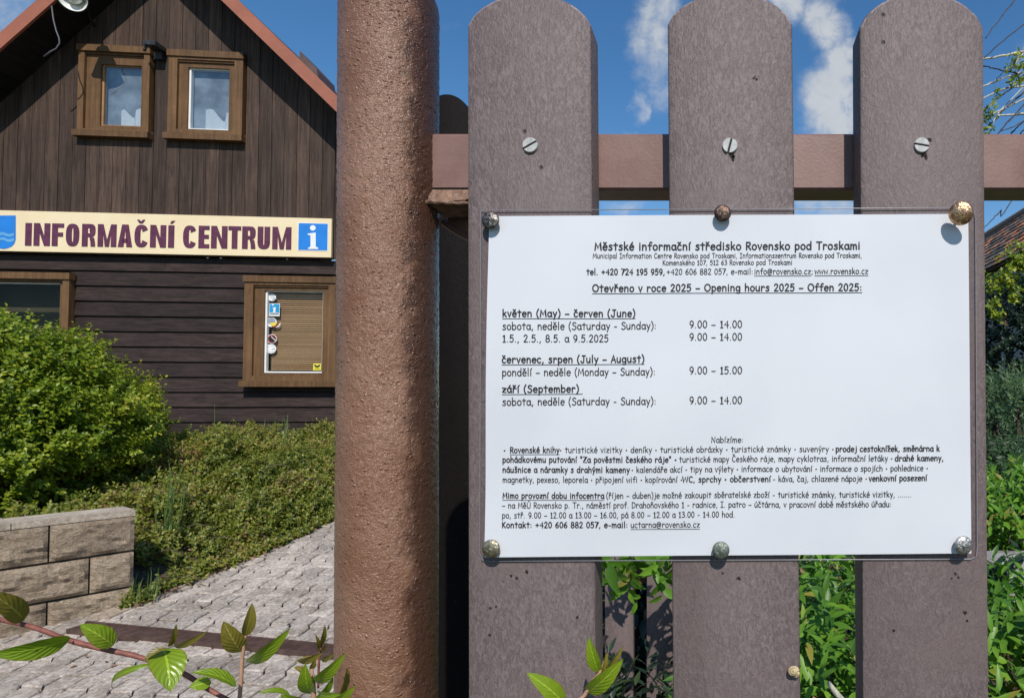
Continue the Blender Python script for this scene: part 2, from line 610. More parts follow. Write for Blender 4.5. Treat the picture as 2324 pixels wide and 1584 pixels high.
def mat_concrete(name, ca, cb, bump=0.6, bd=0.02, sc_=5.0, stretch=(1, 1, 1)):
    m, T, out = new_mat(name)
    c = T.coords(stretch)
    c3 = T.coords()
    n = T.noise(c, sc_, 6, 0.68, 0.3)
    n2 = T.noise(c, sc_ * 9, 5, 0.7)
    n3 = T.noise(c3, sc_ * 40, 3, 0.6)
    r = T.attr('rnd')
    g = T.math('ADD', T.math('MULTIPLY', n, 0.4), T.math('MULTIPLY', n2, 0.6))
    base = T.mix(T.smooth(g, 0.38, 0.64), ca, cb)
    tone = T.math('MULTIPLY', T.math('ADD', 0.82, T.math('MULTIPLY', r, 0.34)), T.math('ADD', 0.8, T.math('MULTIPLY', n3, 0.4)))
    tone = T.math('MULTIPLY', tone, T.math('ADD', 0.62, T.math('MULTIPLY', T.noise(c3, 1.9, 4, 0.65, 0.4), 0.76)))
    base = T.mix(1.0, base, T.n('ShaderNodeCombineColor', {0: tone, 1: tone, 2: tone}).outputs[0], 'MULTIPLY')
    principled(T, out, base, 0.85, T.math('ADD', g, T.math('MULTIPLY', n3, 0.25)), bump, bd, **{'Specular IOR Level': 0.2})
    return m


M_PAVER = mat_concrete('worn_concrete_paver', (0.25, 0.205, 0.167), (0.57, 0.50, 0.43), 0.6, 0.012, 7.0)
M_JOINT = mat_concrete('sandy_joint', (0.035, 0.030, 0.026), (0.075, 0.063, 0.053), 0.4, 0.01, 9.0)
M_BLOCK = mat_concrete('split_face_block', (0.275, 0.205, 0.142), (0.55, 0.435, 0.315), 1.0, 0.03, 6.0, (1, 1, 2.2))
M_CAPSTONE = mat_concrete('pale_block_top', (0.34, 0.275, 0.21), (0.62, 0.53, 0.42), 0.5, 0.01, 8.0)
M_SOIL = mat_concrete('dry_soil', (0.060, 0.042, 0.030), (0.145, 0.105, 0.075), 0.9, 0.03, 4.0)
M_GROUND = mat_concrete('garden_ground', (0.045, 0.055, 0.022), (0.105, 0.110, 0.05), 0.9, 0.03, 3.0)
M_EDGE = mat_concrete('bed_edging', (0.24, 0.18, 0.13), (0.45, 0.37, 0.29), 0.7, 0.01, 9.0)
M_STONE = mat_concrete('grey_stone', (0.24, 0.22, 0.20), (0.50, 0.48, 0.45), 0.8, 0.02, 7.0)
M_DRAIN = mat_paint('brown_drain_cover', (0.085, 0.050, 0.040), 0.55, 0.3, 25, 0.5, 160, 0.002)
M_BARK = mat_wood('grey_brown_bark', (0.06, 0.045, 0.033), (0.17, 0.135, 0.10), 2, 0.85, 60, 0.3)
M_TWIG = mat_wood('pale_twig', (0.34, 0.31, 0.25), (0.66, 0.62, 0.52), 2, 0.7, 60, 0.6)
M_TWIG_DARK = mat_wood('dark_twig', (0.04, 0.03, 0.022), (0.10, 0.08, 0.06), 2, 0.8, 60, 0.6)


def mat_leaf(name, cols, trans=0.35, rough=0.42, spec=0.45, veins=False):
    """cols: (dark, mid, light, odd) leaf colours picked per leaf"""
    m, T, out = new_mat(name)
    r = T.attr('rnd')
    nd = T.n('ShaderNodeValToRGB', {0: r})
    cr = nd.color_ramp
    cr.interpolation = 'LINEAR'
    pos = [0.0, 0.45, 0.88, 0.96, 1.0]
    seq = [cols[0], cols[1], cols[2], cols[3], cols[3]]
    while len(cr.elements) < 5:
        cr.elements.new(0.5)
    for e, p, c in zip(cr.elements, pos, seq):
        e.position = p
        e.color = (*c, 1)
    base = nd.outputs[0]
    bump = None
    if veins:
        uv = T.n('ShaderNodeUVMap', uv_map='leaf')
        s = T.n('ShaderNodeSeparateXYZ', {0: uv.outputs[0]})
        au = T.math('ABSOLUTE', s.outputs[0])
        ph = T.math('ADD', T.math('MULTIPLY', s.outputs[1], 46.0), T.math('MULTIPLY', au, -16.0))
        wv = T.math('SINE', ph)
        vein = T.smooth(wv, 0.75, 1.0)
        midr = T.math('SUBTRACT', 1.0, T.smooth(au, 0.03, 0.10))
        base = T.mix(T.math('MULTIPLY', vein, 0.06), base, tuple(min(1, x * 1.9) for x in cols[2]))
        base = T.mix(T.math('MULTIPLY', midr, 0.6), base, tuple(min(1, x * 2.0 + 0.02) for x in cols[2]))
        n = T.noise(T.coords(), 70, 3, 0.6)
        base = T.mix(T.math('MULTIPLY', T.smooth(n, 0.5, 0.75), 0.3), base, cols[3])
        spt = T.n('ShaderNodeTexVoronoi', {'Vector': T.coords(), 'Scale': 260.0})
        sps = T.n('ShaderNodeSeparateColor', {0: spt.outputs['Color']})
        spot = T.math('MULTIPLY', T.math('GREATER_THAN', sps.outputs[0], 0.88), T.math('SUBTRACT', 1.0, T.smooth(spt.outputs['Distance'], 0.08, 0.24)))
        base = T.mix(T.math('MULTIPLY', spot, 0.75), base, (0.10, 0.055, 0.02))
        edge = T.smooth(au, 0.86, 1.0)
        base = T.mix(T.math('MULTIPLY', edge, 0.5), base, (0.22, 0.10, 0.04))
        bump = T.math('SUBTRACT', T.math('MULTIPLY', wv, -0.5), T.math('MULTIPLY', midr, 1.2))
    b = T.n('ShaderNodeBsdfPrincipled', {'Base Color': base, 'Roughness': rough, 'Specular IOR Level': spec})
    if bump is not None:
        bp = T.n('ShaderNodeBump', {'Height': bump, 'Strength': 0.42, 'Distance': 0.0005})
        T.t.links.new(bp.outputs[0], b.inputs['Normal'])
    tcol = T.mix(1.0, base, (1.25, 1.35, 0.55), 'MULTIPLY')
    tl = T.n('ShaderNodeBsdfTranslucent', {'Color': tcol})
    mx = T.n('ShaderNodeMixShader', {0: trans, 1: b.outputs[0], 2: tl.outputs[0]})
    T.t.links.new(mx.outputs[0], out.inputs[0])
    return m


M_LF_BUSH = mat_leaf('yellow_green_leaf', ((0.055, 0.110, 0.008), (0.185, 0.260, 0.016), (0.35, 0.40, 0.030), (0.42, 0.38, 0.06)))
M_LF_MAT = mat_leaf('olive_leaf', ((0.060, 0.090, 0.014), (0.185, 0.215, 0.030), (0.340, 0.330, 0.062), (0.27, 0.16, 0.075)))
M_LF_GREEN = mat_leaf('fresh_green_leaf', ((0.045, 0.125, 0.012), (0.110, 0.250, 0.022), (0.200, 0.370, 0.035), (0.28, 0.26, 0.05)))
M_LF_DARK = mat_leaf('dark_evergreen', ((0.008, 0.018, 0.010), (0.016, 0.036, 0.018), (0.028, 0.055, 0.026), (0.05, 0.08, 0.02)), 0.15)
M_LF_CONIFER = mat_leaf('conifer_spray', ((0.022, 0.055, 0.020), (0.050, 0.100, 0.036), (0.085, 0.155, 0.050), (0.12, 0.17, 0.04)), 0.2)
M_LF_NEAR = mat_leaf('glossy_young_leaf', ((0.140, 0.230, 0.012), (0.205, 0.315, 0.016), (0.255, 0.360, 0.022), (0.24, 0.20, 0.03)), 0.32, 0.30, 0.6, True)
M_LF_BROWN = mat_leaf('bronze_young_leaf', ((0.19, 0.15, 0.025), (0.22, 0.18, 0.03), (0.26, 0.22, 0.04), (0.20, 0.09, 0.03)), 0.3, 0.32, 0.55, True)
M_GRASS = mat_leaf('grass_blade', ((0.07, 0.13, 0.03), (0.12, 0.20, 0.05), (0.20, 0.28, 0.09), (0.32, 0.28, 0.13)), 0.3)
M_STEM = mat_paint('reddish_stem', (0.22, 0.075, 0.055), 0.55, 0.3, 200, 0.5, 700, 0.0005)
M_STEM_PALE = mat_paint('pale_pink_stem', (0.40, 0.23, 0.15), 0.55, 0.2, 200, 0.4, 700, 0.0005)
M_LITTER = mat_leaf('dry_leaf_litter', ((0.10, 0.055, 0.03), (0.24, 0.13, 0.07), (0.40, 0.26, 0.15), (0.34, 0.16, 0.07)), 0.1, 0.7, 0.2)


# ------------------------------------------------------------------ leaf batches
def unit(a):
    return a / np.maximum(np.linalg.norm(a, axis=-1, keepdims=True), 1e-9)


def leaf_batch(Pb, D, N, L, Wd, stations=((0, 0), (.3, .85), (.62, 1.0), (1, 0)), fold=0.35, droop=0.25):
    """vertices and faces of many leaves; Pb base points, D axis, N leaf normal"""
    n = len(Pb)
    D = unit(D)
    S = unit(np.cross(D, N))
    N = unit(np.cross(S, D))
    ns = len(stations)
    V = np.zeros((n, ns, 3, 3))
    for k, (t, w) in enumerate(stations):
        ctr = Pb + D * (L * t)[:, None] - N * (L * droop * t * t)[:, None]
        hw = (Wd * 0.5 * w)[:, None]
        V[:, k, 0] = ctr - S * hw + N * hw * fold
        V[:, k, 1] = ctr
        V[:, k, 2] = ctr + S * hw + N * hw * fold
    idx = np.arange(n * ns * 3).reshape(n, ns, 3)
    Fs = []
    for k in range(ns - 1):
        for c in (0, 1):
            Fs.append(np.stack([idx[:, k, c], idx[:, k, c + 1], idx[:, k + 1, c + 1], idx[:, k + 1, c]], -1))
    Fc = np.concatenate(Fs, 0)
    return V.reshape(-1, 3), Fc, ns * 3


def leaf_mesh(name, V, Fc, per, rnd, mat, off):
    me = bpy.data.meshes.new(name)
    nv, nf = len(V), len(Fc)
    me.vertices.add(nv)
    me.vertices.foreach_set('co', (V - np.array(off)).astype(np.float32).ravel())
    me.loops.add(nf * 4)
    me.loops.foreach_set('vertex_index', Fc.astype(np.int32).ravel())
    me.polygons.add(nf)
    me.polygons.foreach_set('loop_start', np.arange(0, nf * 4, 4, dtype=np.int32))
    me.polygons.foreach_set('use_smooth', np.ones(nf, dtype=bool))
    me.update(calc_edges=True)
    me.materials.append(mat)
    at = me.attributes.new('rnd', 'FLOAT', 'POINT')
    at.data.foreach_set('value', np.repeat(rnd, per).astype(np.float32))
    return me


def leaves_obj(name, Pb, D, N, L, Wd, mat, parent=None, rnd=None, base=None, **kw):
    V, Fc, per = leaf_batch(Pb, D, N, L, Wd, **kw)
    off = wloc(parent) if parent is not None else Vector(base or (0, 0, 0))
    if rnd is None:
        rnd = rng.random(len(Pb))
    me = leaf_mesh(name, V, Fc, per, rnd, mat, off)
    o = bpy.data.objects.new(name, me)
    COL.objects.link(o)
    if parent is not None:
        o.parent = parent
    elif base is not None:
        o.location = base
    return o


def rand_unit(n):
    return unit(rng.normal(size=(n, 3)))


def sprigs(C, A, length, nleaf, L, Wd, spread=0.9):
    """leaves along short shoots; C shoot bases, A shoot directions -> arrays for leaf_batch"""
    n = len(C)
    A = unit(A)
    Pb, D, N, LL, WW = [], [], [], [], []
    ref = rand_unit(n)
    U = unit(np.cross(A, ref))
    Vv = np.cross(A, U)
    for k in range(nleaf):
        t = (k + 0.5) / nleaf
        an = k * 2.4 + rng.random(n) * 0.6
        rad = U * np.cos(an)[:, None] + Vv * np.sin(an)[:, None]
        Pb.append(C + A * (length * t)[:, None])
        d = unit(A * (0.45 + 0.5 * t) + rad * spread + rng.normal(size=(n, 3)) * 0.12)
        D.append(d)
        nn = unit(A * 0.9 - rad * 0.3 + np.array([0, -0.1, 0.6]) + rng.normal(size=(n, 3)) * 0.25)
        N.append(nn)
        s = (1 - 0.45 * t) * (0.75 + 0.5 * rng.random(n))
        LL.append(L * s)
        WW.append(Wd * s)
    return np.concatenate(Pb), np.concatenate(D), np.concatenate(N), np.concatenate(LL), np.concatenate(WW)


# ------------------------------------------------------------------ terrain
def drive_z(y):
    y = np.asarray(y, float)
    return np.where(y < 0.43, 0.0, np.where(y > 7.4, 0.131 * 6.97, 0.131 * (y - 0.43)))


def build_ground():
    mb = MB()
    xs = [-300, -40, -12, -6, -3.4, -0.6, 3, 8, 20, 60, 300]
    ys = [-300, -30, -6, 0.43, 2, 4, 6, 7.4, 12, 40, 400]
    vs = [(x, y, float(drive_z(y)) - 0.05) for y in ys for x in xs]
    n = len(xs)
    fs = [(j * n + i, j * n + i + 1, (j + 1) * n + i + 1, (j + 1) * n + i) for j in range(len(ys) - 1) for i in range(n - 1)]
    mb.add(vs, fs)
    tag(obj('ground', mb, M_GROUND), kind='structure')


build_ground()

# bed edge line on the driveway (x as a function of y)
EDGE = [(0.4, -3.6), (2.9, -3.35), (3.3, -3.10), (4.1, -2.99), (4.9, -2.92), (7.3, -2.75)]


def edge_x(y):
    return np.interp(y, [e[0] for e in EDGE], [e[1] for e in EDGE])


WALL_C = np.array([-3.13, 3.53])          # right corner of the block wall
WALL_D = np.array([-0.568, -0.823])        # direction towards the left end


def build_drive():
    # joint bed
    mb = MB()
    ys = np.linspace(0.6, 7.2, 30)
    vs = []
    for y in ys:
        vs += [(-6.5, y, float(drive_z(y)) - 0.008), (-0.7, y, float(drive_z(y)) - 0.008)]
    mb.add(vs, [(2 * i, 2 * i + 1, 2 * i + 3, 2 * i + 2) for i in range(len(ys) - 1)])
    # interlocking zig-zag pavers, rows parallel to the drive
    LW, LL = 0.100, 0.200
    pitch = math.atan(0.131)
    theta = R(-5)
    ct, st = math.cos(theta), math.sin(theta)
    k = 0

    def zig(v):
        q = (v / LL) % 1.0
        return .013 * float(np.interp(q, [0, .08, .42, .58, .92, 1.0], [0, 1, 1, -1, -1, 0]))
    kinks = [0, .08, .42, .5, .58, .92, 1]
    for i in range(-44, 38):
        for j in range(-6, 46):
            u0 = i * LW
            v0 = j * LL + (0.5 * LL if i % 2 else 0)
            uc, vc = u0 + LW / 2, v0 + LL / 2
            xc = -2.6 + uc * ct - vc * st
            yc = 0.2 + uc * st + vc * ct
            if not (0.75 < yc < 7.1 and -5.9 < xc < -0.8):
                continue
            if yc > 3.45 and xc < edge_x(yc) - 0.15:
                continue
            w = np.array([xc, yc]) - WALL_C
            if yc <= 3.6 and (w[0] * WALL_D[1] - w[1] * WALL_D[0]) > 0.30:
                continue
            g = 0.0055
            gl = .0046
            vv = [min(max(v0 + t * LL, v0 + g), v0 + LL - g) for t in kinks]
            left = [(u0 + gl + zig(v), v) for v in vv]
            right = [(u0 + LW - gl + zig(v), v) for v in vv]
            poly = left + right[::-1]
            poly = poly[::-1]
            dz = random.gauss(0, 0.0022)
            tx, ty = random.gauss(0, .012), random.gauss(0, .008)
            top, chm, bot = [], [], []
            for (u, v) in poly:
                x = -2.6 + u * ct - v * st
                y = 0.2 + u * st + v * ct
                iu, iv = (uc - u), (vc - v)
                ln = math.hypot(iu, iv)
                z = float(drive_z(y)) + 0.012 + dz + tx * (u - uc) + ty * (v - vc)
                x2 = x + (iu * ct - iv * st) / ln * .006
                y2 = y + (iu * st + iv * ct) / ln * .006
                top.append((x2, y2, z))
                chm.append((x, y, z - .005))
                bot.append((x, y, z - .03))
            n = len(poly)
            fs = [tuple(range(n))]
            fs += [(q + n, (q + 1) % n + n, (q + 1) % n, q) for q in range(n)]
            fs += [(q + 2 * n, (q + 1) % n + 2 * n, (q + 1) % n + n, q + n) for q in range(n)]
            mb.mi = 1
            mb.add(top + chm + bot, fs, random.random())
            mb.mi = 0
            k += 1
    tag(obj('paving', mb, [M_JOINT, M_PAVER], recalc=False), kind='structure')


build_drive()


def build_bed():
    # soil of the planted bank
    mb = MB()
    nx, ny = 60, 50
    ys = np.linspace(3.3, 8.2, ny)
    vs = []
    for y in ys:
        ex = edge_x(y)
        for i in range(nx):
            t = i / (nx - 1)
            x = ex - 7.5 * t ** 1.5
            rise = min(1, (ex - x) / 0.7)
            z = float(drive_z(y)) - 0.02 + rise * (0.30 * (1 - 0.8 * max(0, min(1, (y - 3.6) / 3.2)))) + 0.02 * float(fbm(x * 3, y * 3))
            w = np.array([x, y]) - WALL_C
            side = (w[0] * WALL_D[1] - w[1] * WALL_D[0])      # > 0 behind the block wall
            if x < -3.1 and side < 0.12:
                z = float(drive_z(y)) - 0.10
            vs.append((x, y, z))
    fs = [(j * nx + i + 1, j * nx + i, (j + 1) * nx + i, (j + 1) * nx + i + 1) for j in range(ny - 1) for i in range(nx - 1)]
    mb.add(vs, fs)
    tag(obj('planting_bed', mb, M_SOIL, smooth=True), kind='structure')
    # concrete edging strip between bed and pavers
    e = MB()
    ys = np.linspace(3.32, 7.2, 14)
    for a, b in zip(ys[:-1], ys[1:]):
        xa, xb = float(edge_x(a)), float(edge_x(b))
        za, zb = float(drive_z(a)), float(drive_z(b))
        gap = 0.006
        e.hexa([(xa - .07, a + gap, za - .03), (xa + .03, a + gap, za - .03), (xb + .03, b, zb - .03), (xb - .07, b, zb - .03)],
               [(xa - .07, a + gap, za + .022), (xa + .03, a + gap, za + .022), (xb + .03, b, zb + .022), (xb - .07, b, zb + .022)], random.random())
    tag(obj('kerb_edging', e, M_EDGE, recalc=True), kind='structure')


build_bed()


def build_drain():
    a, b = None, None

    def on_drive(X, Y):
        d = ray(X, Y)
        # z = .131*(y-.43)+.018
        t = (0.131 * 0.43 - 0.018 + EYE) / (0.131 * d.y - d.z)
        return Vector((0, 0, EYE)) + d * t
    p0, p1 = on_drive(175, 1424), on_drive(790, 1483)
    e = (p1 - p0).normalized()
    p1 = p1 + e * 1.6
    s = Vector((-e.y, e.x, 0.131 * e.x)).normalized()
    up = e.cross(s).normalized()
    base = (p0 + p1) / 2
    root = thing('channel_drain', base, 'brown ribbed channel drain crossing the paved drive', 'drain')
    fr = MB()
    n = 60
    for sg in (-1, 1):
        c = s * (0.040 * sg)
        fr.hexa([p0 + c - s * .006 - up * .02, p1 + c - s * .006 - up * .02, p1 + c + s * .006 - up * .02, p0 + c + s * .006 - up * .02],
                [p0 + c - s * .006 + up * .014, p1 + c - s * .006 + up * .014, p1 + c + s * .006 + up * .014, p0 + c + s * .006 + up * .014])
    obj('frame', fr, M_DRAIN, root, recalc=True)
    g = MB()
    L = (p1 - p0).length
    k = int(L / 0.02)
    g.hexa([p0 - s * .034 - up * .02, p1 - s * .034 - up * .02, p1 + s * .034 - up * .02, p0 + s * .034 - up * .02],
           [p0 - s * .034 + up * .004, p1 - s * .034 + up * .004, p1 + s * .034 + up * .004, p0 + s * .034 + up * .004])
    for i in range(k):
        c = p0 + e * (i + .5) * L / k + e * 0.0 + up * 0.008
        d = (s + e * 0.35)
        g.hexa([c - d * .033 - e * .006 - up * .004, c - d * .033 + e * .006 - up * .004, c + d * .033 + e * .006 - up * .004, c + d * .033 - e * .006 - up * .004],
               [c - d * .033 - e * .004 + up * .004, c - d * .033 + e * .004 + up * .004, c + d * .033 + e * .004 + up * .004, c + d * .033 - e * .004 + up * .004])
    obj('grate', g, M_DRAIN, root, recalc=True)


build_drain()


def build_block_wall():
    D3 = Vector((WALL_D[0], WALL_D[1], 0)).normalized()
    B3 = Vector((D3.y, -D3.x, 0))                # towards the bed
    if B3.y < 0:
        B3 = -B3
    top_z = P(316, 1168, float(WALL_C[1])).z
    H = 0.188
    LN = 0.325
    base = (WALL_C[0], WALL_C[1], top_z - 4 * H)
    root = thing('block_wall', base, 'low retaining wall of rough split faced concrete blocks at the paved drive', 'wall')
    O = Vector((WALL_C[0], WALL_C[1], 0))
    mb, cap = MB(), MB()
    for r in range(6):
        z1 = top_z - r * H - .006
        z0 = top_z - (r + 1) * H + .006
        s = -(LN * (0.46 if r % 2 else 0.0))
        while s < 2.4:
            s0, s1 = max(s, 0) + .004, s + LN - .004
            s += LN
            if s1 < 0.03:
                continue
            rnd = random.random()
            nu, nv = max(3, int((s1 - s0) / .018)), 9
            vs, fs = [], []
            for j in range(nv + 1):
                for i in range(nu + 1):
                    ss = s0 + (s1 - s0) * i / nu
                    zz = z0 + (z1 - z0) * j / nv
                    ed = min(i, nu - i, j, nv - j)
                    bulge = (0.0 if ed == 0 else (.014 if ed == 1 else .019)) + (0.0 if ed == 0 else .013 * float(fbm(ss * 22 + r * 7, zz * 40, rnd * 9, 3)))
                    vs.append(O + D3 * ss - B3 * bulge + Vector((0, 0, zz)))
            m = nu + 1
            for j in range(nv):
                for i in range(nu):
                    fs.append((j * m + i, j * m + i + 1, (j + 1) * m + i + 1, (j + 1) * m + i))
            mb.add(vs, fs, rnd)
            q = [O + D3 * s0, O + D3 * s1, O + D3 * s1 + B3 * .2, O + D3 * s0 + B3 * .2]
            mb.hexa([p + Vector((0, 0, z0)) + B3 * (.0005) for p in q], [p + Vector((0, 0, z1)) + B3 * .0005 for p in q], rnd)
    # core that closes the joints
    q = [O + B3 * .012 + D3 * .02, O + D3 * 2.4 + B3 * .012, O + D3 * 2.4 + B3 * .19, O + B3 * .19 + D3 * .02]
    core = MB()
    core.hexa([p + Vector((0, 0, top_z - 5 * H)) for p in q], [p + Vector((0, 0, top_z - .012)) for p in q])
    obj('block_face', mb, M_BLOCK, root, recalc=True)
    obj('mortar', core, M_JOINT, root, recalc=True)
    s = 0.0
    while s < 2.3:
        q = [O + D3 * (s + .002) - B3 * .004, O + D3 * (s + LN * 1.4 - .002) - B3 * .004, O + D3 * (s + LN * 1.4 - .002) + B3 * .21, O + D3 * (s + .002) + B3 * .21]
        cap.hexa([p + Vector((0, 0, top_z - .003)) for p in q], [p + Vector((0, 0, top_z + .028)) + Vector((0, 0, random.uniform(-.002, .002))) for p in q], random.random())
        s += LN * 1.4
    obj('coping', cap, M_CAPSTONE, root, recalc=True)
    return top_z


WALL_TOP = build_block_wall()

# ------------------------------------------------------------------ the house
HT = 0.10
hd = ray(375, 760)
HO = Vector((hd.x, hd.y, 0)) * (7.2 / hd.y)
HU = Vector((1, HT, 0)).normalized()          # along the wall, to the right
HN = Vector((HT, -1, 0)).normalized()         # outward


def HW(X, Y, w=0.0):
    """(u, z) on the gable wall plane pushed out by w"""
    d = ray(X, Y)
    o = HO + HN * w
    t = (Vector((o.x, o.y, 0)).dot(HN)) / (d.dot(HN))
    p = d * t
    return ((p - o).dot(HU), EYE + p.z)


def hp(u, z, w=0.0):
    return HO + HU * u + HN * w + Vector((0, 0, z))


def hbox(mb, u0, u1, z0, z1, w0, w1, rnd=None):
    mb.hexa([hp(u0, z0, w1), hp(u1, z0, w1), hp(u1, z0, w0), hp(u0, z0, w0)],
            [hp(u0, z1, w1), hp(u1, z1, w1), hp(u1, z1, w0), hp(u0, z1, w0)], rnd)


OV = 0.42                                     # verge overhang
rA, rB = HW(501, 0, OV), HW(753, 244, OV)     # lower edge of the right barge board
lA, lB = HW(0, 111, OV), HW(111, 13, OV)
mr = (rB[1] - rA[1]) / (rB[0] - rA[0])
ml = (lB[1] - lA[1]) / (lB[0] - lA[0])
UA = (rA[1] - lA[1] + ml * lA[0] - mr * rA[0]) / (ml - mr)
ZA = rA[1] + mr * (UA - rA[0])
UR = HW(955, 700)[0]
UL = UA - (UR - UA)
ZB = 0.80                                     # bottom of the boarding
ZS_TOP = HW(375, 487)[1]
ZS_BOT = HW(375, 577)[1]
print('house apex', UA, ZA, 'slopes', ml, mr, 'UL,UR', UL, UR, 'sign z', ZS_BOT, ZS_TOP)


def roof_z(u):
    return ZA + (mr * (u - UA) if u > UA else ml * (u - UA))


house_base = hp((UL + UR) / 2, 0.8, 0)
house = thing('timber_house', house_base, 'dark brown timber boarded gabled house with red brown roof edges', 'house')


def in_open(u0, u1, z0, z1, holes):
    return any(u1 > h[0] and u0 < h[1] and z1 > h[2] and z0 < h[3] for h in holes)


# window rectangles (outer casing, glass)
def rect(x0, y0, x1, y1):
    a, b = HW(x0, y0), HW(x1, y1)
    return [a[0], b[0], b[1], a[1]]


WIN = {
    'upper_a': (rect(187, 110, 343, 313), rect(236, 150, 318, 286)),
    'upper_b': (rect(390, 122, 554, 320), rect(433, 157, 517, 294)),
    'lower_a': (rect(-118, 621, 159, 874), rect(-60, 642, 131, 843)),
    'lower_b': (rect(561, 631, 766, 872), rect(606, 662, 729, 843)),
}
HOLES = []
for k, (c, g) in WIN.items():
    HOLES.append(((g[0] + c[0]) / 2, (g[1] + c[1]) / 2, (g[2] + c[2]) / 2, (g[3] + c[3]) / 2))


def build_walls():
    up = MB()
    bw = 0.135
    n = int((UR - UL) / bw)
    bw = (UR - UL) / n
    for i in range(n):
        u0, u1 = UL + i * bw + .0025, UL + (i + 1) * bw - .0025
        w = random.uniform(-.002, .003)
        rnd = random.random()
        # cut the board round the openings
        segs = [(ZS_BOT - .02, None)]
        cuts = sorted((h[2], h[3]) for h in HOLES[:2] if u1 > h[0] and u0 < h[1])
        lo = ZS_BOT - .02
        parts = []
        for (a, b) in cuts:
            parts.append((lo, a))
            lo = b
        t0, t1 = roof_z(u0) + .06, roof_z(u1) + .06
        for (a, b) in parts:
            hbox(up, u0, u1, a, b, -.03, w, rnd)
        if lo < min(t0, t1):
            q0 = [hp(u0, lo, w), hp(u1, lo, w), hp(u1, lo, -.03), hp(u0, lo, -.03)]
            q1 = [hp(u0, t0, w), hp(u1, t1, w), hp(u1, t1, -.03), hp(u0, t0, -.03)]
            if u0 < UA < u1:
                zt = max(t0, t1)
                q1 = [hp(u0, zt, w), hp(u1, zt, w), hp(u1, zt, -.03), hp(u0, zt, -.03)]
            up.hexa(q0, q1, rnd)
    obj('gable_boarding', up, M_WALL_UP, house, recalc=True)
    lowm = MB()
    bh = HW(300, 932)[1] - HW(300, 966.6)[1]
    z = ZS_BOT + .02 - 0.05
    while z > ZB:
        z0 = z - bh
        rnd = random.random()
        for (ua, ub) in ((UL, UR),):
            cuts = sorted((h[0], h[1]) for h in HOLES[2:] if z > h[2] and z0 < h[3])
            lo = ua
            ivs = []
            for (a, b) in cuts:
                ivs.append((lo, a))
                lo = b
            ivs.append((lo, ub))
            for (a, b) in ivs:
                a0 = a
                while a0 < b:
                    b0 = min(b, a0 + random.uniform(2.5, 4.0))
                    if b - b0 < .8:
                        b0 = b
                    # lapped board: lower edge proud, thin shadow gap below
                    lowm.hexa([hp(a0 + .001, z0 + .010, -.026), hp(b0 - .001, z0 + .010, -.026), hp(b0 - .001, z0 + .010, -.07), hp(a0 + .001, z0 + .010, -.07)],
                              [hp(a0 + .001, z + .001, -.046), hp(b0 - .001, z + .001, -.046), hp(b0 - .001, z + .001, -.07), hp(a0 + .001, z + .001, -.07)],
                              (rnd + random.uniform(-.12, .12)) % 1)
                    hbox(lowm, a0 + .001, b0 - .001, z0 - .02, z0 + .025, -.085, -.0702, .1)
                    a0 = b0
        z = z0
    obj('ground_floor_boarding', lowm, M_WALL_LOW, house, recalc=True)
    body = MB()
    # backing wall with real openings left dark (rooms), side walls, back wall, plinth
    hbox(body, UL + .02, UR - .02, 0.3, ZB + .02, -.2, -.05)
    for (u0, u1) in ((UL, UL + .15), (UR - .15, UR)):
        hbox(body, u0, u1, 0.3, roof_z(UR - .2), -7.0, -.072)
    hbox(body, UL, UR, 0.3, roof_z(UR - .2), -7.2, -7.0)
    # solid backing behind boards between the openings
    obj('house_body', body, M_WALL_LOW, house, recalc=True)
    room = MB()
    hbox(room, UL + .16, UR - .16, ZS_BOT - .25, ZS_BOT - .15, -6.9, -.09)
    hbox(room, UL + .16, UR - .16, .82, ZS_BOT - .27, -.5, -.4)
    obj('inner_floor', room, M_ROOM, house, recalc=True)
    room2 = MB()
    hbox(room2, WIN['upper_a'][0][0] - .2, WIN['upper_b'][0][1] + .2, ZS_BOT, ZA - .9, -1.3, -1.2)
    obj('inner_wall', room2, M_ROOM_BLUE, house, recalc=True)
    # roof: two slabs, with barge boards and soffit
    rf, fa, sf = MB(), MB(), MB()
    back = -7.6
    for (s, ue) in ((1, UR + .45), (-1, UL - .45)):
        zt = .15
        ze = roof_z(ue)
        rf.hexa([hp(UA, ZA + .03, OV - .03), hp(ue, ze + .03, OV - .03), hp(ue, ze + .03, back), hp(UA, ZA + .03, back)],
                [hp(UA, ZA + .15, OV - .03), hp(ue, ze + .15, OV - .03), hp(ue, ze + .15, back), hp(UA, ZA + .15, back)])
        fa.hexa([hp(UA, ZA, OV - .028), hp(ue, ze, OV - .028), hp(ue, ze, OV), hp(UA, ZA, OV)],
                [hp(UA, ZA + .175, OV - .028), hp(ue, ze + .175, OV - .028), hp(ue, ze + .175, OV), hp(UA, ZA + .175, OV)])
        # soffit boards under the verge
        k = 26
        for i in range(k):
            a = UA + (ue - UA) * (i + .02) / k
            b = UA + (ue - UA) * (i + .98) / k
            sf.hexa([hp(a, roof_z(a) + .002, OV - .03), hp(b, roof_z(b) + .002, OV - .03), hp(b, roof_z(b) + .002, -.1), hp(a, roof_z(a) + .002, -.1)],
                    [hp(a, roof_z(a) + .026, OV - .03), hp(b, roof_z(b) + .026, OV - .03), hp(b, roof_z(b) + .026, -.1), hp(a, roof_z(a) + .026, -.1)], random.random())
    roof = obj('roof', rf, M_ROOFTOP, house, recalc=True)
    obj('barge_board', fa, M_FASCIA, roof, recalc=True)
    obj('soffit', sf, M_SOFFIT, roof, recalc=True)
    # small snow guard on the right slope
    u, z = HW(712, 172, 0.1)
    sg = MB()
    zz = roof_z(u) + .18
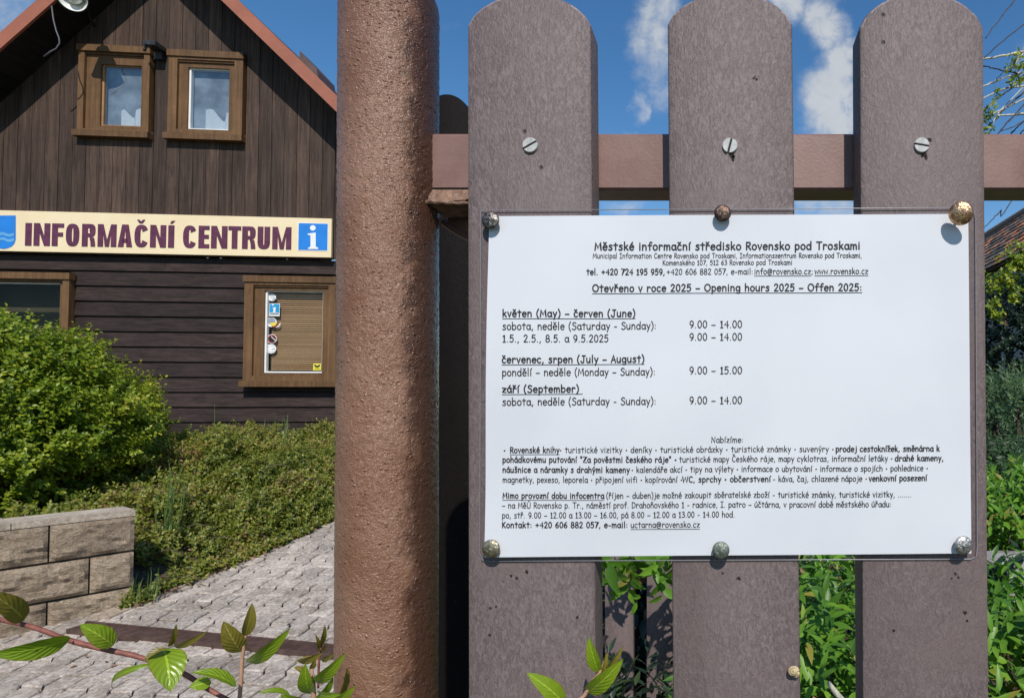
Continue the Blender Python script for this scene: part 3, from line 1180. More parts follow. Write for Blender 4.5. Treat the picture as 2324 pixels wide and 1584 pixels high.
    sg.hexa([hp(u - .10, roof_z(u - .10) + .145, .2), hp(u + .10, roof_z(u + .10) + .145, .2), hp(u + .10, roof_z(u + .10) + .145, -.2), hp(u - .10, roof_z(u - .10) + .145, -.2)],
            [hp(u - .10, roof_z(u - .10) + .27, .2), hp(u + .08, roof_z(u + .08) + .25, .2), hp(u + .08, roof_z(u + .08) + .25, -.2), hp(u - .10, roof_z(u - .10) + .27, -.2)])
    obj('snow_guard', sg, M_ROOFTOP, roof, recalc=True)


build_walls()


def frame_bars(mb, o, i, w0, w1, rnd=None):
    """rectangular ring of four bars, outer rect o, inner rect i = [u0,u1,z0,z1]"""
    hbox(mb, o[0], i[0], i[2], i[3], w0, w1, rnd)
    hbox(mb, i[1], o[1], i[2], i[3], w0, w1, rnd)
    hbox(mb, o[0], o[1], i[3], o[3], w0, w1, rnd)
    hbox(mb, o[0], o[1], o[2], i[2], w0, w1, rnd)


def build_window(key, blind=False, curtain=False, liner=False):
    c, g = WIN[key]
    cw = min(g[0] - c[0], c[1] - g[1])
    mb = MB()
    i1 = [c[0] + cw * .52, c[1] - cw * .52, c[2] + cw * .52, c[3] - cw * .46]
    frame_bars(mb, c, i1, -.03, .045, random.random())
    # head drip and sill
    hbox(mb, c[0] - .012, c[1] + .012, c[3] - .05, c[3] + .02, -.02, .062, random.random())
    hbox(mb, c[0] - .02, c[1] + .02, c[2] - .03, c[2] + .035, -.02, .085, random.random())
    win = obj('window', mb, M_CASING, house, recalc=True)
    s = MB()
    i2 = [g[0] - .018, g[1] + .012, g[2] - .016, g[3] + .012]
    frame_bars(s, [i1[0] - .004, i1[1] + .004, i1[2] - .004, i1[3] + .004], i2, -.06, .012, .4)
    hbox(s, i1[0], i1[1], i1[3] - .02, i1[3] - .002, .013, .03, .5)
    obj('sash', s, M_CASING, win, recalc=True)
    b = MB()
    frame_bars(b, i2, [g[0], g[1], g[2], g[3]], -.055, -.010, .7)
    bead = obj('glazing_bead', b, M_WHITE if liner else M_SASH, win, recalc=True)
    p = MB()
    hbox(p, g[0] - .01, g[1] + .01, g[2] - .01, g[3] + .01, -.046, -.042) if not curtain else hbox(p, g[0] - .01, g[1] + .01, g[2] - .01, g[3] + .01, -.026, -.022)
    obj('pane', p, M_GLASS if curtain else M_GLASS_LOW, win, recalc=True)
    if blind:
        bl = MB()
        n = 34
        hbox(bl, g[0] + .01, g[1] - .005, g[3] - .07, g[3] - .01, -.10, -.07, .1)
        for k in range(n):
            z = g[2] + .02 + (g[3] - .09 - g[2]) * k / n
            h = (g[3] - .08 - g[2]) / n
            bl.hexa([hp(g[0] + .015, z, -.074), hp(g[1] - .012, z, -.074), hp(g[1] - .012, z, -.077), hp(g[0] + .015, z, -.077)],
                    [hp(g[0] + .015, z + h * .80, -.090), hp(g[1] - .012, z + h * .80, -.090), hp(g[1] - .012, z + h * .8, -.093), hp(g[0] + .015, z + h * .8, -.093)], random.random())
        obj('blind', bl, M_BLIND, win, recalc=True)
        bk = MB()
        hbox(bk, g[0] - .02, g[1] + .02, g[2] - .02, g[3] + .02, -.14, -.12)
        obj('blind_backing', bk, M_ROOM, win, recalc=True)
    if curtain:
        cu = MB()
        wdt = g[1] - g[0]
        hgt = g[3] - g[2]
        x0 = .42 if key == 'upper_a' else .36
        tops = [(x0, .27), (x0 + .05, .30), (x0 + .14, .25), (x0 + .27, .17), (x0 + .36, .15), (x0 + .38, .29), (x0 + .48, .33), (1.03, .24)]
        if key == 'upper_b':
            tops = [(.36, .34), (.45, .36), (.54, .35), (.66, .26), (.78, .17), (.86, .15), (.89, .30), (1.03, .33)]
        for (a, za), (b_, zb) in zip(tops[:-1], tops[1:]):
            w = -.032 - .008 * random.random()
            cu.hexa([hp(g[0] + wdt * a, g[2] - .03, w), hp(g[0] + wdt * b_, g[2] - .03, w - .01), hp(g[0] + wdt * b_, g[2] - .03, w - .016), hp(g[0] + wdt * a, g[2] - .03, w - .006)],
                    [hp(g[0] + wdt * a, g[2] + hgt * za, w), hp(g[0] + wdt * b_, g[2] + hgt * zb, w - .01), hp(g[0] + wdt * b_, g[2] + hgt * zb, w - .016), hp(g[0] + wdt * a, g[2] + hgt * za, w - .006)])
        obj('curtain', cu, M_CURTAIN, win, recalc=True)
        cu = MB()
        cu.tube([hp(g[0] - .02, g[3] - .085, -.09), hp(g[1] + .02, g[3] - .085, -.09)], .006, 6)
        # narrow gathered strip under the rod
        for k in range(3):
            a = g[0] + wdt * (.22 + .28 * k)
            cu.tube([hp(a, g[3] - .085, -.09), hp(a + .03, g[3] - .055, -.088), hp(a + .06, g[3] - .08, -.09)], .004, 5)
        nc = MB()
        hbox(nc, g[0] - .015, g[1] + .015, g[2] - .02, g[3] + .01, -.075, -.07)  # grey sheet added behind the glass so the upper panes look brighter
        obj('pane_fill_sheet', nc, M_PANE_FILL, win, recalc=True)
        obj('curtain_rod', cu, M_CURTAIN, win, recalc=True)
    return win


build_window('upper_a', curtain=True)
build_window('upper_b', curtain=True, liner=True)
build_window('lower_a', liner=True)
w_b = build_window('lower_b', blind=True, liner=True)


def disc(mb, X, Y, rpx, w, seg=24, rnd=None, k=1.0):
    u, z = HW(X, Y, w)
    u2, _ = HW(X + rpx, Y, w)
    r = abs(u2 - u) * k
    mb.prism([(u + r * math.cos(2 * math.pi * i / seg), z + r * math.sin(2 * math.pi * i / seg)) for i in range(seg)],
             lambda p, d: hp(p[0], p[1], d), w, w + .002, rnd)


def hquad(mb, x0, y0, x1, y1, w):
    r = rect(x0, y0, x1, y1)
    hbox(mb, r[0], r[1], r[2], r[3], w, w + .002)


def hpoly(mb, pts, w):
    q = [HW(x, y, 0) for x, y in pts]
    mb.prism(q, lambda p, d: hp(p[0], p[1], d), w, w + .002)


def build_stickers(win):
    WS = -.041
    a = MB(); disc(a, 617.5, 675, 9.3, WS)
    a.mi = 1
    for (x, y, l) in ((610, 673, 9), (616, 676.5, 9), (613, 679, 6)):
        hquad(a, x, y, x + l, y + 1.2, WS + .0025)
    tag(obj('sticker', a, [M_WHITE, M_STEEL], win, recalc=True), 'round white sticker at the top of the pane')
    a = MB(); hquad(a, 607, 687.5, 630, 716.8, WS)
    a.mi = 1; hquad(a, 608, 688.6, 629.2, 709, WS + .0025)
    a.mi = 0
    hpoly(a, [(614, 698), (622, 696), (620.5, 707), (623, 708.5), (613.5, 708.5), (616, 707), (616.5, 700)], WS + .005)
    disc(a, 619.5, 692, 2.1, WS + .005, 12)
    a.mi = 2; hquad(a, 608.5, 711, 628.5, 713, WS + .0025)
    tag(obj('sticker', a, [M_WHITE, M_CYAN, M_INK], win, recalc=True), 'blue and white rectangular information sticker')
    a = MB(); disc(a, 616.5, 731.3, 11.5, WS)
    hpoly(a, [(621, 742), (627.5, 735), (633, 731.2), (630, 739.5), (622, 743)], WS + .0001)
    a.mi = 1; disc(a, 616.5, 728.8, 8.5, WS + .0025)
    a.mi = 2; hpoly(a, [(608.5, 732), (624.5, 731), (622, 737), (616.5, 739.5), (610.5, 737)], WS + .005)
    a.mi = 3; hpoly(a, [(612, 740), (620, 738.5), (628, 733.5), (630.5, 734), (622, 740.5), (616, 742)], WS + .0075)
    tag(obj('sticker', a, [M_WHITE, M_STEEL, M_YELLOW, M_RED], win, recalc=True), 'round multicoloured sticker with a pointed tail')
    a = MB(); disc(a, 617.3, 769, 11.0, WS)
    a.mi = 1; disc(a, 617.3, 769, 9.8, WS + .0025)
    a.mi = 2; disc(a, 617.3, 769, 7.8, WS + .005)
    a.mi = 0; hpoly(a, [(611, 763.5), (612.2, 762.5), (624, 774), (622.8, 775)], WS + .0075)
    tag(obj('sticker', a, [M_WHITE, M_RED, M_INK], win, recalc=True), 'round red prohibition sticker')
    a = MB(); disc(a, 615.5, 791.5, 11.4, WS)
    a.mi = 1
    for k in range(10):
        t = 2 * math.pi * k / 10
        disc(a, 615.5 + 7.6 * math.cos(t), 791.5 + 7.6 * math.sin(t), .9, WS + .0025, 6)
    hquad(a, 612, 791, 619, 792, WS + .0025)
    tag(obj('sticker', a, [M_WHITE, M_STEEL], win, recalc=True), 'round white sticker with grey dots')
    a = MB(); hquad(a, 706.8, 825, 724.4, 840, WS)
    a.mi = 1
    hpoly(a, [(709, 827), (712, 827.5), (714, 829.5), (717.5, 829.5), (719.5, 827.5), (722.5, 827), (721.5, 831.5), (718, 833.5), (713.5, 833.5), (710, 831.5)], WS + .0025)
    hquad(a, 710, 836, 721.5, 837, WS + .0025)
    tag(obj('sticker', a, [M_YELLOW, M_INK], win, recalc=True), 'yellow square sticker in the lower corner')


build_stickers(w_b)


# ------------------------------------------------------------------ information sign on the house
def build_sign():
    u0 = HW(-150, 520)[0]
    u1 = HW(752, 540, .05)[0]
    z0, z1 = HW(375, 577, .05)[1], HW(375, 487, .05)[1]
    root = thing('information_sign', hp((u0 + u1) / 2, z0, .03), 'long cream signboard reading informační centrum in plum capitals', 'sign')
    mb = MB()
    hbox(mb, u0, u1, z0, z1, .018, .05)
    obj('board', mb, M_SIGN, root, recalc=True)
    wl = .0515

    # pixel frame of the lettering: each letter stands between its own measured left and right edges
    def base_y(x):
        return 566.0 + (x - 60) * (0.0165 * 1.0)
    ybot = HW(375, 571.0 - 8.0, .05)[1]

    tx = MB()

    def letter(ch, x0, x1, yt, yb):
        ul, zt = HW(x0, yt, wl)
        ur, zb = HW(x1, yb, wl)
        zt = HW((x0 + x1) / 2, yt, wl)[1]
        zb = HW((x0 + x1) / 2, yb, wl)[1]
        W_, H_ = ur - ul, zt - zb
        st = H_ * .235

        def poly(pts):
            tx.prism([(ul + p[0] * W_, zb + p[1] * H_) for p in pts], lambda p, d: hp(p[0], p[1], d), wl, wl + .003)
        s = st / W_          # stem width in letter units
        v = st / H_ * .78    # bar height

        def ring(a0, a1, n=22, sx=s, sy=v, cy=.5, ry=.5, e=2.6, x_0=0.0, x_1=1.0):
            cx, rx = (x_0 + x_1) / 2, (x_1 - x_0) / 2
            pts = []
            for k in range(n + 1):
                t = R(a0 + (a1 - a0) * k / n)
                c_, s_ = math.cos(t), math.sin(t)
                f = lambda q: math.copysign(abs(q) ** (2 / e), q)
                pts.append(((cx + rx * f(c_), cy + ry * f(s_)), (cx + (rx - sx) * f(c_), cy + (ry - sy) * f(s_))))
            for (o1, i1), (o2, i2) in zip(pts[:-1], pts[1:]):
                poly([o1, o2, i2, i1])
        if ch == 'I':
            poly([(0, 0), (1, 0), (1, 1), (0, 1)])
        elif ch == 'N':
            poly([(0, 0), (s, 0), (s, 1), (0, 1)])
            poly([(1 - s, 0), (1, 0), (1, 1), (1 - s, 1)])
            poly([(s, 1), (s, .58), (1 - s, 0), (1 - s, .42)])
        elif ch == 'F':
            poly([(0, 0), (s, 0), (s, 1), (0, 1)])
            poly([(s, 1 - v), (1, 1 - v), (1, 1), (s, 1)])
            poly([(s, .42), (.93, .42), (.93, .42 + v), (s, .42 + v)])
        elif ch == 'E':
            poly([(0, 0), (s, 0), (s, 1), (0, 1)])
            poly([(s, 1 - v), (1, 1 - v), (1, 1), (s, 1)])
            poly([(s, .42), (.95, .42), (.95, .42 + v), (s, .42 + v)])
            poly([(s, 0), (1, 0), (1, v), (s, v)])
        elif ch == 'O':
            ring(0, 360, 36)
        elif ch == 'C':
            ring(28, 332, 32)
        elif ch == 'U':
            poly([(0, .32), (s, .32), (s, 1), (0, 1)])
            poly([(1 - s, .32), (1, .32), (1, 1), (1 - s, 1)])
            ring(180, 360, 20, cy=.34, ry=.34)
        elif ch == 'T':
            poly([(0, 1 - v), (1, 1 - v), (1, 1), (0, 1)])
            poly([(.5 - s / 2, 0), (.5 + s / 2, 0), (.5 + s / 2, 1 - v), (.5 - s / 2, 1 - v)])
        elif ch == 'R':
            poly([(0, 0), (s, 0), (s, 1), (0, 1)])
            poly([(s, 1 - v), (.62, 1 - v), (.62, 1), (s, 1)])
            poly([(s, .42), (.62, .42), (.62, .42 + v * .9), (s, .42 + v * .9)])
            ring(-90, 90, 16, cy=.71, ry=.29, x_0=.24, x_1=1.0)
            poly([(.56, .42), (.90, .40), (.97, .2), (1.0, 0), (.66, 0), (.64, .2)])
        elif ch == 'M':
            s2 = s * .95
            poly([(0, 0), (s2, 0), (s2, 1), (0, 1)])
            poly([(1 - s2, 0), (1, 0), (1, 1), (1 - s2, 1)])
            poly([(s2, 1), (s2, .62), (.5 - s2 * .38, 0), (.5, 0), (.5, .30)])
            poly([(1 - s2, 1), (.5, .30), (.5, 0), (.5 + s2 * .38, 0), (1 - s2, .62)])
        elif ch == 'A':
            poly([(0, 0), (s, 0), (.5, .80), (.5, 1), (.5 - s * .55, 1)])
            poly([(1, 0), (.5 + s * .55, 1), (.5, 1), (.5, .80), (1 - s, 0)])
            poly([(.28, .19), (.72, .19), (.66, .19 + v), (.34, .19 + v)])

    sx = 3.053
    L = [('I', 178, 218), ('N', 237, 346), ('F', 363, 441), ('O', 460, 548), ('R', 571, 660), ('M', 680, 806), ('A', 820, 916),
         ('C', 935, 1026), ('N', 1043, 1150), ('I', 1168, 1206), ('C', 1271, 1360), ('E', 1378, 1450), ('N', 1465, 1575),
         ('T', 1584, 1669), ('R', 1680, 1770), ('U', 1787, 1870), ('M', 1889, 2018)]
    for ch, a, b in L:
        a_, b_ = a / sx, b / sx
        mid = (a + b) / 2
        yt = (560 + (162 + (mid - 198) * 28.5 / 1820) / 2.472) / 1.235
        yb = (560 + (319 + (mid - 198) * 27.0 / 1820) / 2.472) / 1.235
        letter(ch, a_, b_, yt, yb)
    # caron over C, acute over I
    def ph(pts):
        q = [HW((x) / sx, (560 + y / 2.472) / 1.235, wl) for x, y in pts]
        tx.prism(q, lambda p, d: hp(p[0], p[1], d), wl, wl + .003)
    ph([(950, 139), (966, 139), (979, 151), (979, 165), (968, 165)])
    ph([(1008, 139), (990, 165), (979, 165), (979, 151), (992, 139)])
    ph([(1190, 147), (1216, 147), (1196, 167), (1180, 167)])
    obj('lettering', tx, M_PURPLE, root, recalc=True)
    # blue information square
    q = MB()
    r = [HW(2066 / sx, (560 + 158 / 2.472) / 1.235, wl), HW(2274 / sx, (560 + 357 / 2.472) / 1.235, wl)]
    hbox(q, r[0][0], r[1][0], r[1][1], r[0][1], wl, wl + .002)
    q.mi = 1
    e = .008
    q_in = [r[0][0] + e, r[1][0] - e, r[1][1] + e, r[0][1] - e]
    hbox(q, *q_in, wl + .0025, wl + .004)
    q.mi = 0
    w2 = wl + .0045

    def pp(pts):
        g = [HW(x / sx, (560 + y / 2.472) / 1.235, w2) for x, y in pts]
        q.prism(g, lambda p, d: hp(p[0], p[1], d), w2, w2 + .002)
    cu, cz = HW(2168 / sx, (560 + 196 / 2.472) / 1.235, w2)
    rr = abs(HW(2188 / sx, 500, w2)[0] - HW(2168 / sx, 500, w2)[0])
    q.prism([(cu + rr * math.cos(2 * math.pi * k / 20), cz + rr * math.sin(2 * math.pi * k / 20)) for k in range(20)], lambda p, d: hp(p[0], p[1], d), w2, w2 + .002)
    pp([(2132, 236), (2188, 228), (2188, 326), (2205, 334), (2205, 342), (2135, 342), (2135, 334), (2152, 326), (2152, 248), (2132, 243)])
    obj('information_symbol', q, [M_WHITE, M_BLUE], root, recalc=True)
    # partly seen blue shield at the left
    h = MB()
    S = [(-60, 110), (109, 110), (109, 275), (100, 305), (80, 325), (50, 337), (24, 342), (-5, 337), (-30, 325), (-52, 305), (-60, 275)]
    h.prism([HW(x / sx, (560 + y / 2.472) / 1.235, wl) for x, y in S], lambda p, d: hp(p[0], p[1], d), wl, wl + .002)
    h.mi = 1
    for yy in (232, 268):
        top = [(-58 + 12 * k, yy + 7 * math.sin(k * 0.75)) for k in range(14)]
        bot = [(x, y + 20) for x, y in top][::-1]
        h.prism([HW(x / sx, (560 + y / 2.472) / 1.235, wl) for x, y in top + bot], lambda p, d: hp(p[0], p[1], d), wl + .0025, wl + .004)
    obj('shield_emblem', h, [M_BLUE, M_BLUE_PALE], root, recalc=True)


build_sign()


# ------------------------------------------------------------------ lamps on the gable
def build_lamps():
    # floodlight under the left verge, only its lower half in the frame
    w = OV + .12
    c = hp(*HW(163, -6, w), w)
    root = thing('floodlight', c, 'round reflector floodlight with frosted bulb under the left roof edge', 'lamp')
    ax = Vector((0.25, -0.80, -0.45)).normalized()
    sh = MB()
    R0 = .135
    sh.lathe([(.03, -.16), (.055, -.15), (.10, -.07), (R0, 0), (R0 + .006, .006), (R0 - .006, .004)], c, ax, 32, caps=False)
    obj('shade', sh, M_FLOODSHELL, root, smooth=True)
    rf = MB()
    rf.lathe([(R0 - .008, -.002), (.09, -.062), (.05, -.13), (.01, -.14)], c, ax, 32, caps=False)
    obj('reflector', rf, M_CHROME, root, smooth=True)
    bl = MB()
    prof = [(.001, .02)] + [(.062 * math.sin(R(a)), .02 - .062 * (1 - math.cos(R(a)))) for a in range(15, 150, 15)] + [(.02, -.12)]
    bl.lathe(prof, c, ax, 20)
    obj('bulb', bl, M_BULB, root, smooth=True)
    ar = MB()
    e = hp(HW(215, 60, 0)[0], HW(215, 60, 0)[1], 0)
    m_ = c - ax * .16
    ar.tube([m_, m_ + (e - m_) * .4 + Vector((0, 0, .03)), e + HN * .05 + Vector((0, 0, .03)), e], .012, 8)
    obj('bracket', ar, M_FLOODSHELL, root, smooth=True)
    # dangling loop of cable
    cb = MB()
    pts = [HW(x, y, OV - .02) for x, y in ((118, 15), (122, 45), (128, 70), (135, 88), (136, 100), (128, 112), (116, 118), (100, 130))]
    cb.tube([hp(u, z, OV - .02 + .004) for u, z in pts], .007, 6)
    tag(obj('cable', cb, M_CABLE, smooth=True, base=hp(*pts[-1], OV)), 'thin grey cable hanging below the floodlight against the dark eave', 'cable')
    # small black lamp between the upper windows
    u, z = HW(366, 120)
    root = thing('wall_lamp', hp(u, z, 0), 'small black hooded wall lamp between the two upper windows', 'lamp')
    b = MB()
    hbox(b, u - .05, u + .07, z - .01, z + .035, .004, .19)
    obj('hood', b, M_FLOODSHELL, root, recalc=True)
    b = MB()
    hbox(b, u - .02, u + .045, z - .10, z - .012, .004, .06)
    obj('body', b, M_FLOODSHELL, root, recalc=True)
    b = MB()
    b.tube([hp(u - .045, z - .01, .15), hp(u - .06, z - .045, .15), hp(u - .07, z - .06, .14)], .014, 8)
    obj('hook', b, M_FLOODSHELL, root, recalc=True)


build_lamps()


# ------------------------------------------------------------------ bushes by the house
def lobed_bush(name, label, cat, centre, radii, n_sprig, nleaf, L, Wd, mat, e=2.5, group=None, rough=0.16, slen=.09, trunk=True, rpow=0.35, clump=6.0):
    cx, cy, cz = centre
    root = thing(name, (cx, cy, float(drive_z(cy)) - .02), label, cat, group)
    d = rand_unit(n_sprig)
    d[:, 2] = np.abs(d[:, 2]) * np.where(rng.random(n_sprig) < .8, 1, -1)
    d = unit(d)
    se = (np.abs(d) ** e).sum(1) ** (-1 / e)
    nz = fbm(d[:, 0] * 2.3 + cx, d[:, 1] * 2.3, d[:, 2] * 2.3 + cy, 3)
    nz2 = fbm(d[:, 0] * clump + cy, d[:, 1] * clump, d[:, 2] * clump, 2)
    rr = se * (1 + rough * nz + rough * .7 * nz2) * (1 - rpow * rng.random(n_sprig) ** 2.2)
    C = np.array([cx, cy, cz]) + d * rr[:, None] * np.array(radii)
    A = unit(d * np.array([1, 1, .7]) + np.array([0, 0, .55]) + rng.normal(size=(n_sprig, 3)) * .35)
    Pb, D, N, LL, WW = sprigs(C, A, np.full(n_sprig, slen) * (.6 + .8 * rng.random(n_sprig)), nleaf, L, Wd)
    tone = np.clip(.5 + .35 * np.tile(nz2, nleaf) + rng.normal(size=len(Pb)) * .20, 0, 1)
    leaves_obj('foliage', Pb, D, N, LL, WW, mat, root, rnd=tone)
    if trunk:
        # stray shoots standing out of the clipped outline
        ns = 170
        dd = rand_unit(ns)
        dd[:, 2] = np.abs(dd[:, 2])
        CC = np.array([cx, cy, cz]) + dd * ((np.abs(dd) ** e).sum(1) ** (-1 / e))[:, None] * np.array(radii) * .97
        AA = unit(dd * .7 + np.array([0, 0, .8]) + rng.normal(size=(ns, 3)) * .3)
        q = sprigs(CC, AA, .12 + .16 * rng.random(ns), 12, L, Wd)
        leaves_obj('shoots', *q, mat, root, rnd=np.clip(.75 + rng.normal(size=len(q[0])) * .2, 0, 1))
        tb = MB()
        for k in range(7):
            a = random.uniform(0, 6.28)
            rx = random.uniform(.25, .75)
            p0 = Vector((cx + .05 * math.cos(a), cy + .05 * math.sin(a), float(drive_z(cy)) - .05))
            p2 = Vector((cx + radii[0] * rx * math.cos(a), cy + radii[1] * rx * math.sin(a), cz + radii[2] * random.uniform(.1, .6)))
            p1 = p0.lerp(p2, .5) + Vector((0, 0, .15))
            tb.tube([p0, p1, p2], [.025, .016, .006], 6)
        obj('branches', tb, M_TWIG_DARK, root, smooth=True)
    return root


bc = P(-75, 1010, 4.55)
lobed_bush('rounded_bush', 'big rounded yellow green bush growing behind the block wall', 'bush',
           (bc.x, bc.y - .12, bc.z - .16), (.96, .90, .90), 12500, 9, .041, .025, M_LF_BUSH, 2.7, rough=.15, slen=.11, clump=8.0)


def mat_height(x, y):
    """top of the low carpet of shrub over the bank"""
    ex = edge_x(y)
    d = ex - x
    rise = np.clip(d / 0.55, 0, 1) ** 0.6
    back = np.clip((y - 3.3) / 2.2, 0, 1)
    z = drive_z(y) + rise * (0.24 + 0.02 * back + .09 * np.exp(-((y - 5.0) / .8) ** 2)) + (.08 * fbm(x * 1.7 + 4, y * 1.7, 0, 3) + .17 * (np.abs(fbm(x * 2.3 + 9, y * 2.3, 2, 2)) - .3)) * rise + .055 * fbm(x * 6, y * 6, 3, 2) * rise + .05 * np.exp(-((x + 3.35) / .5) ** 2 - ((y - 5.6) / .9) ** 2)
    return z


def build_low_shrub():
    root = thing('ground_cover_shrub', (-3.4, 4.8, float(drive_z(4.8))), 'low spreading olive leaved shrub carpeting the bank below the house', 'shrub')
    n = 15000
    y = 3.38 + 3.5 * rng.random(n) ** 0.95
    d = -0.03 + 2.6 * rng.random(n) ** 1.3
    ex = edge_x(y)
    hang = .07 * fbm(y * 2.2, y * 0 + 3, 0, 2) - .02
    x = ex - d + np.clip(hang, -.05, .10)
    w = np.stack([x, y], 1) - WALL_C
    side = (w[:, 0] * WALL_D[1] - w[:, 1] * WALL_D[0])
    keep = ((side > .26) | (x > -3.12)) & ~((x < -4.1) & (y < 4.6))
    x, y = x[keep], y[keep]
    z = mat_height(x, y)
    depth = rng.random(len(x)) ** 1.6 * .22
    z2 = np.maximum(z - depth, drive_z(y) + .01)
    C = np.stack([x, y, z2], 1)
    A = unit(np.stack([rng.normal(size=len(x)) * .6 + .35, rng.normal(size=len(x)) * .6 - .25, .55 + .4 * rng.random(len(x))], 1))
    Pb, D, N, LL, WW = sprigs(C, A, np.full(len(x), .075) * (.6 + .8 * rng.random(len(x))), 9, .037, .018)
    cl = fbm(C[:, 0] * 5, C[:, 1] * 5, 1.0, 3)
    brown = np.clip(fbm(C[:, 0] * 1.3 + 3, C[:, 1] * 1.3 + 1, 5.0, 2), 0, 1)
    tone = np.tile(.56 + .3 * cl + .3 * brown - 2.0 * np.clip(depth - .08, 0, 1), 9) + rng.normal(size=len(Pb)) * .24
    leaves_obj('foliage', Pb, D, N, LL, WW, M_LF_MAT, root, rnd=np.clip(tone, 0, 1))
    # woody runners
    st = MB()
    for k in range(36):
        yy = random.uniform(3.5, 6.6)
        xx = float(edge_x(yy)) - random.uniform(.1, 1.6)
        if yy < 4.6 and xx < -3.9:
            continue
        z0 = float(mat_height(xx, yy))
        a = random.uniform(-.6, 1.2)
        pts = [Vector((xx + t * .28 * math.cos(a), yy - t * .2 * math.sin(a), z0 - .08 + .10 * math.sin(t * 2.4))) for t in (0, .17, .33, .5, .66, .83, 1)]
        st.tube(pts, [.004, .004, .0035, .003, .003, .002, .0015], 5, rnd=random.random())
    tag(obj('runners', st, M_BARK, root, smooth=True), kind='stuff')
    return root


build_low_shrub()


def grass_tuft(label, base, n, hgt, lean, group='grass tufts growing by the house'):
    root_z = base.z
    Pb, D, N, L = [], [], [], []
    for k in range(n):
        a = random.uniform(0, 6.28)
        Pb.append((base.x + random.gauss(0, .03), base.y + random.gauss(0, .03), base.z - .03))
        ln = lean * random.uniform(.2, 1.6)
        D.append((math.cos(a) * ln, math.sin(a) * ln, 1))
        N.append((math.cos(a), math.sin(a) - .2, .35))
        L.append(hgt * random.uniform(.55, 1.1))
    L = np.array(L)
    o = leaves_obj('grass_tuft', np.array(Pb), np.array(D), np.array(N), L, np.full(n, .006), M_GRASS, base=tuple(base),
                   stations=((0, 1), (.3, .9), (.55, .75), (.8, .5), (1, 0)), droop=.45, fold=.2)
    return tag(o, label, 'grass', group)


grass_tuft('tall single grass stems in front of the dark boards left of the lower window', P(476, 1040, 5.6), 5, .46, .22)
grass_tuft('bright grass tuft sticking up over the low shrub below the lower window', P(600, 1015, 5.7), 14, .26, .35)
grass_tuft('grass tuft beside the brown post above the low shrub', P(640, 1010, 5.6), 14, .30, .35)
grass_tuft('long grass blades arching between the round bush and the low shrub', P(388, 1190, 3.95), 22, .42, .5)
grass_tuft('dark thin grass at the right end of the block wall', P(322, 1350, 3.5), 16, .16, .6)
grass_tuft('small weed tuft on the paving edge under the low shrub', P(655, 1232, 4.65), 26, .09, .9)


# dry leaves along the edging
def build_litter():
    n = 420
    y = 3.4 + 2.6 * rng.random(n)
    x = edge_x(y) + rng.normal(size=n) * .045
    C = np.stack([x, y, drive_z(y) + .026 + .006 * rng.random(n)], 1)
    D = unit(np.stack([rng.normal(size=n), rng.normal(size=n), rng.normal(size=n) * .2], 1))
    N = unit(np.stack([rng.normal(size=n) * .3, rng.normal(size=n) * .3, np.ones(n)], 1))
    o = leaves_obj('leaf_litter', C, D, N, .02 + .015 * rng.random(n), .012 + .008 * rng.random(n), M_LITTER)
    tag(o, 'dry brown leaf litter along the paving edge', 'leaf litter', kind='stuff')


build_litter()


def build_blown_leaves():
    n = 90
    y = 1.9 + 4.2 * rng.random(n)
    x = edge_x(y) + .05 + 1.9 * rng.random(n) ** 1.5
    C = np.stack([x, y, drive_z(y) + .020 + .004 * rng.random(n)], 1)
    D = unit(np.stack([rng.normal(size=n), rng.normal(size=n), rng.normal(size=n) * .15], 1))
    N = unit(np.stack([rng.normal(size=n) * .3, rng.normal(size=n) * .3, np.ones(n)], 1))
    o = leaves_obj('blown_leaves', C, D, N, .014 + .016 * rng.random(n), .008 + .008 * rng.random(n), M_LITTER)
    tag(o, 'scattered small dry leaves blown across the grey paving', 'leaf litter', kind='stuff')


build_blown_leaves()

# ------------------------------------------------------------------ the fence
YF = 0.406                  # front face of the pickets
PT = 0.024                  # picket thickness
YR = YF + PT + 0.0005       # front face of the rail
fence_base = Vector((0.05, YF + PT, 0))
fence = thing('picket_fence', fence_base, 'brown recycled plastic picket fence carrying the white notice', 'fence')


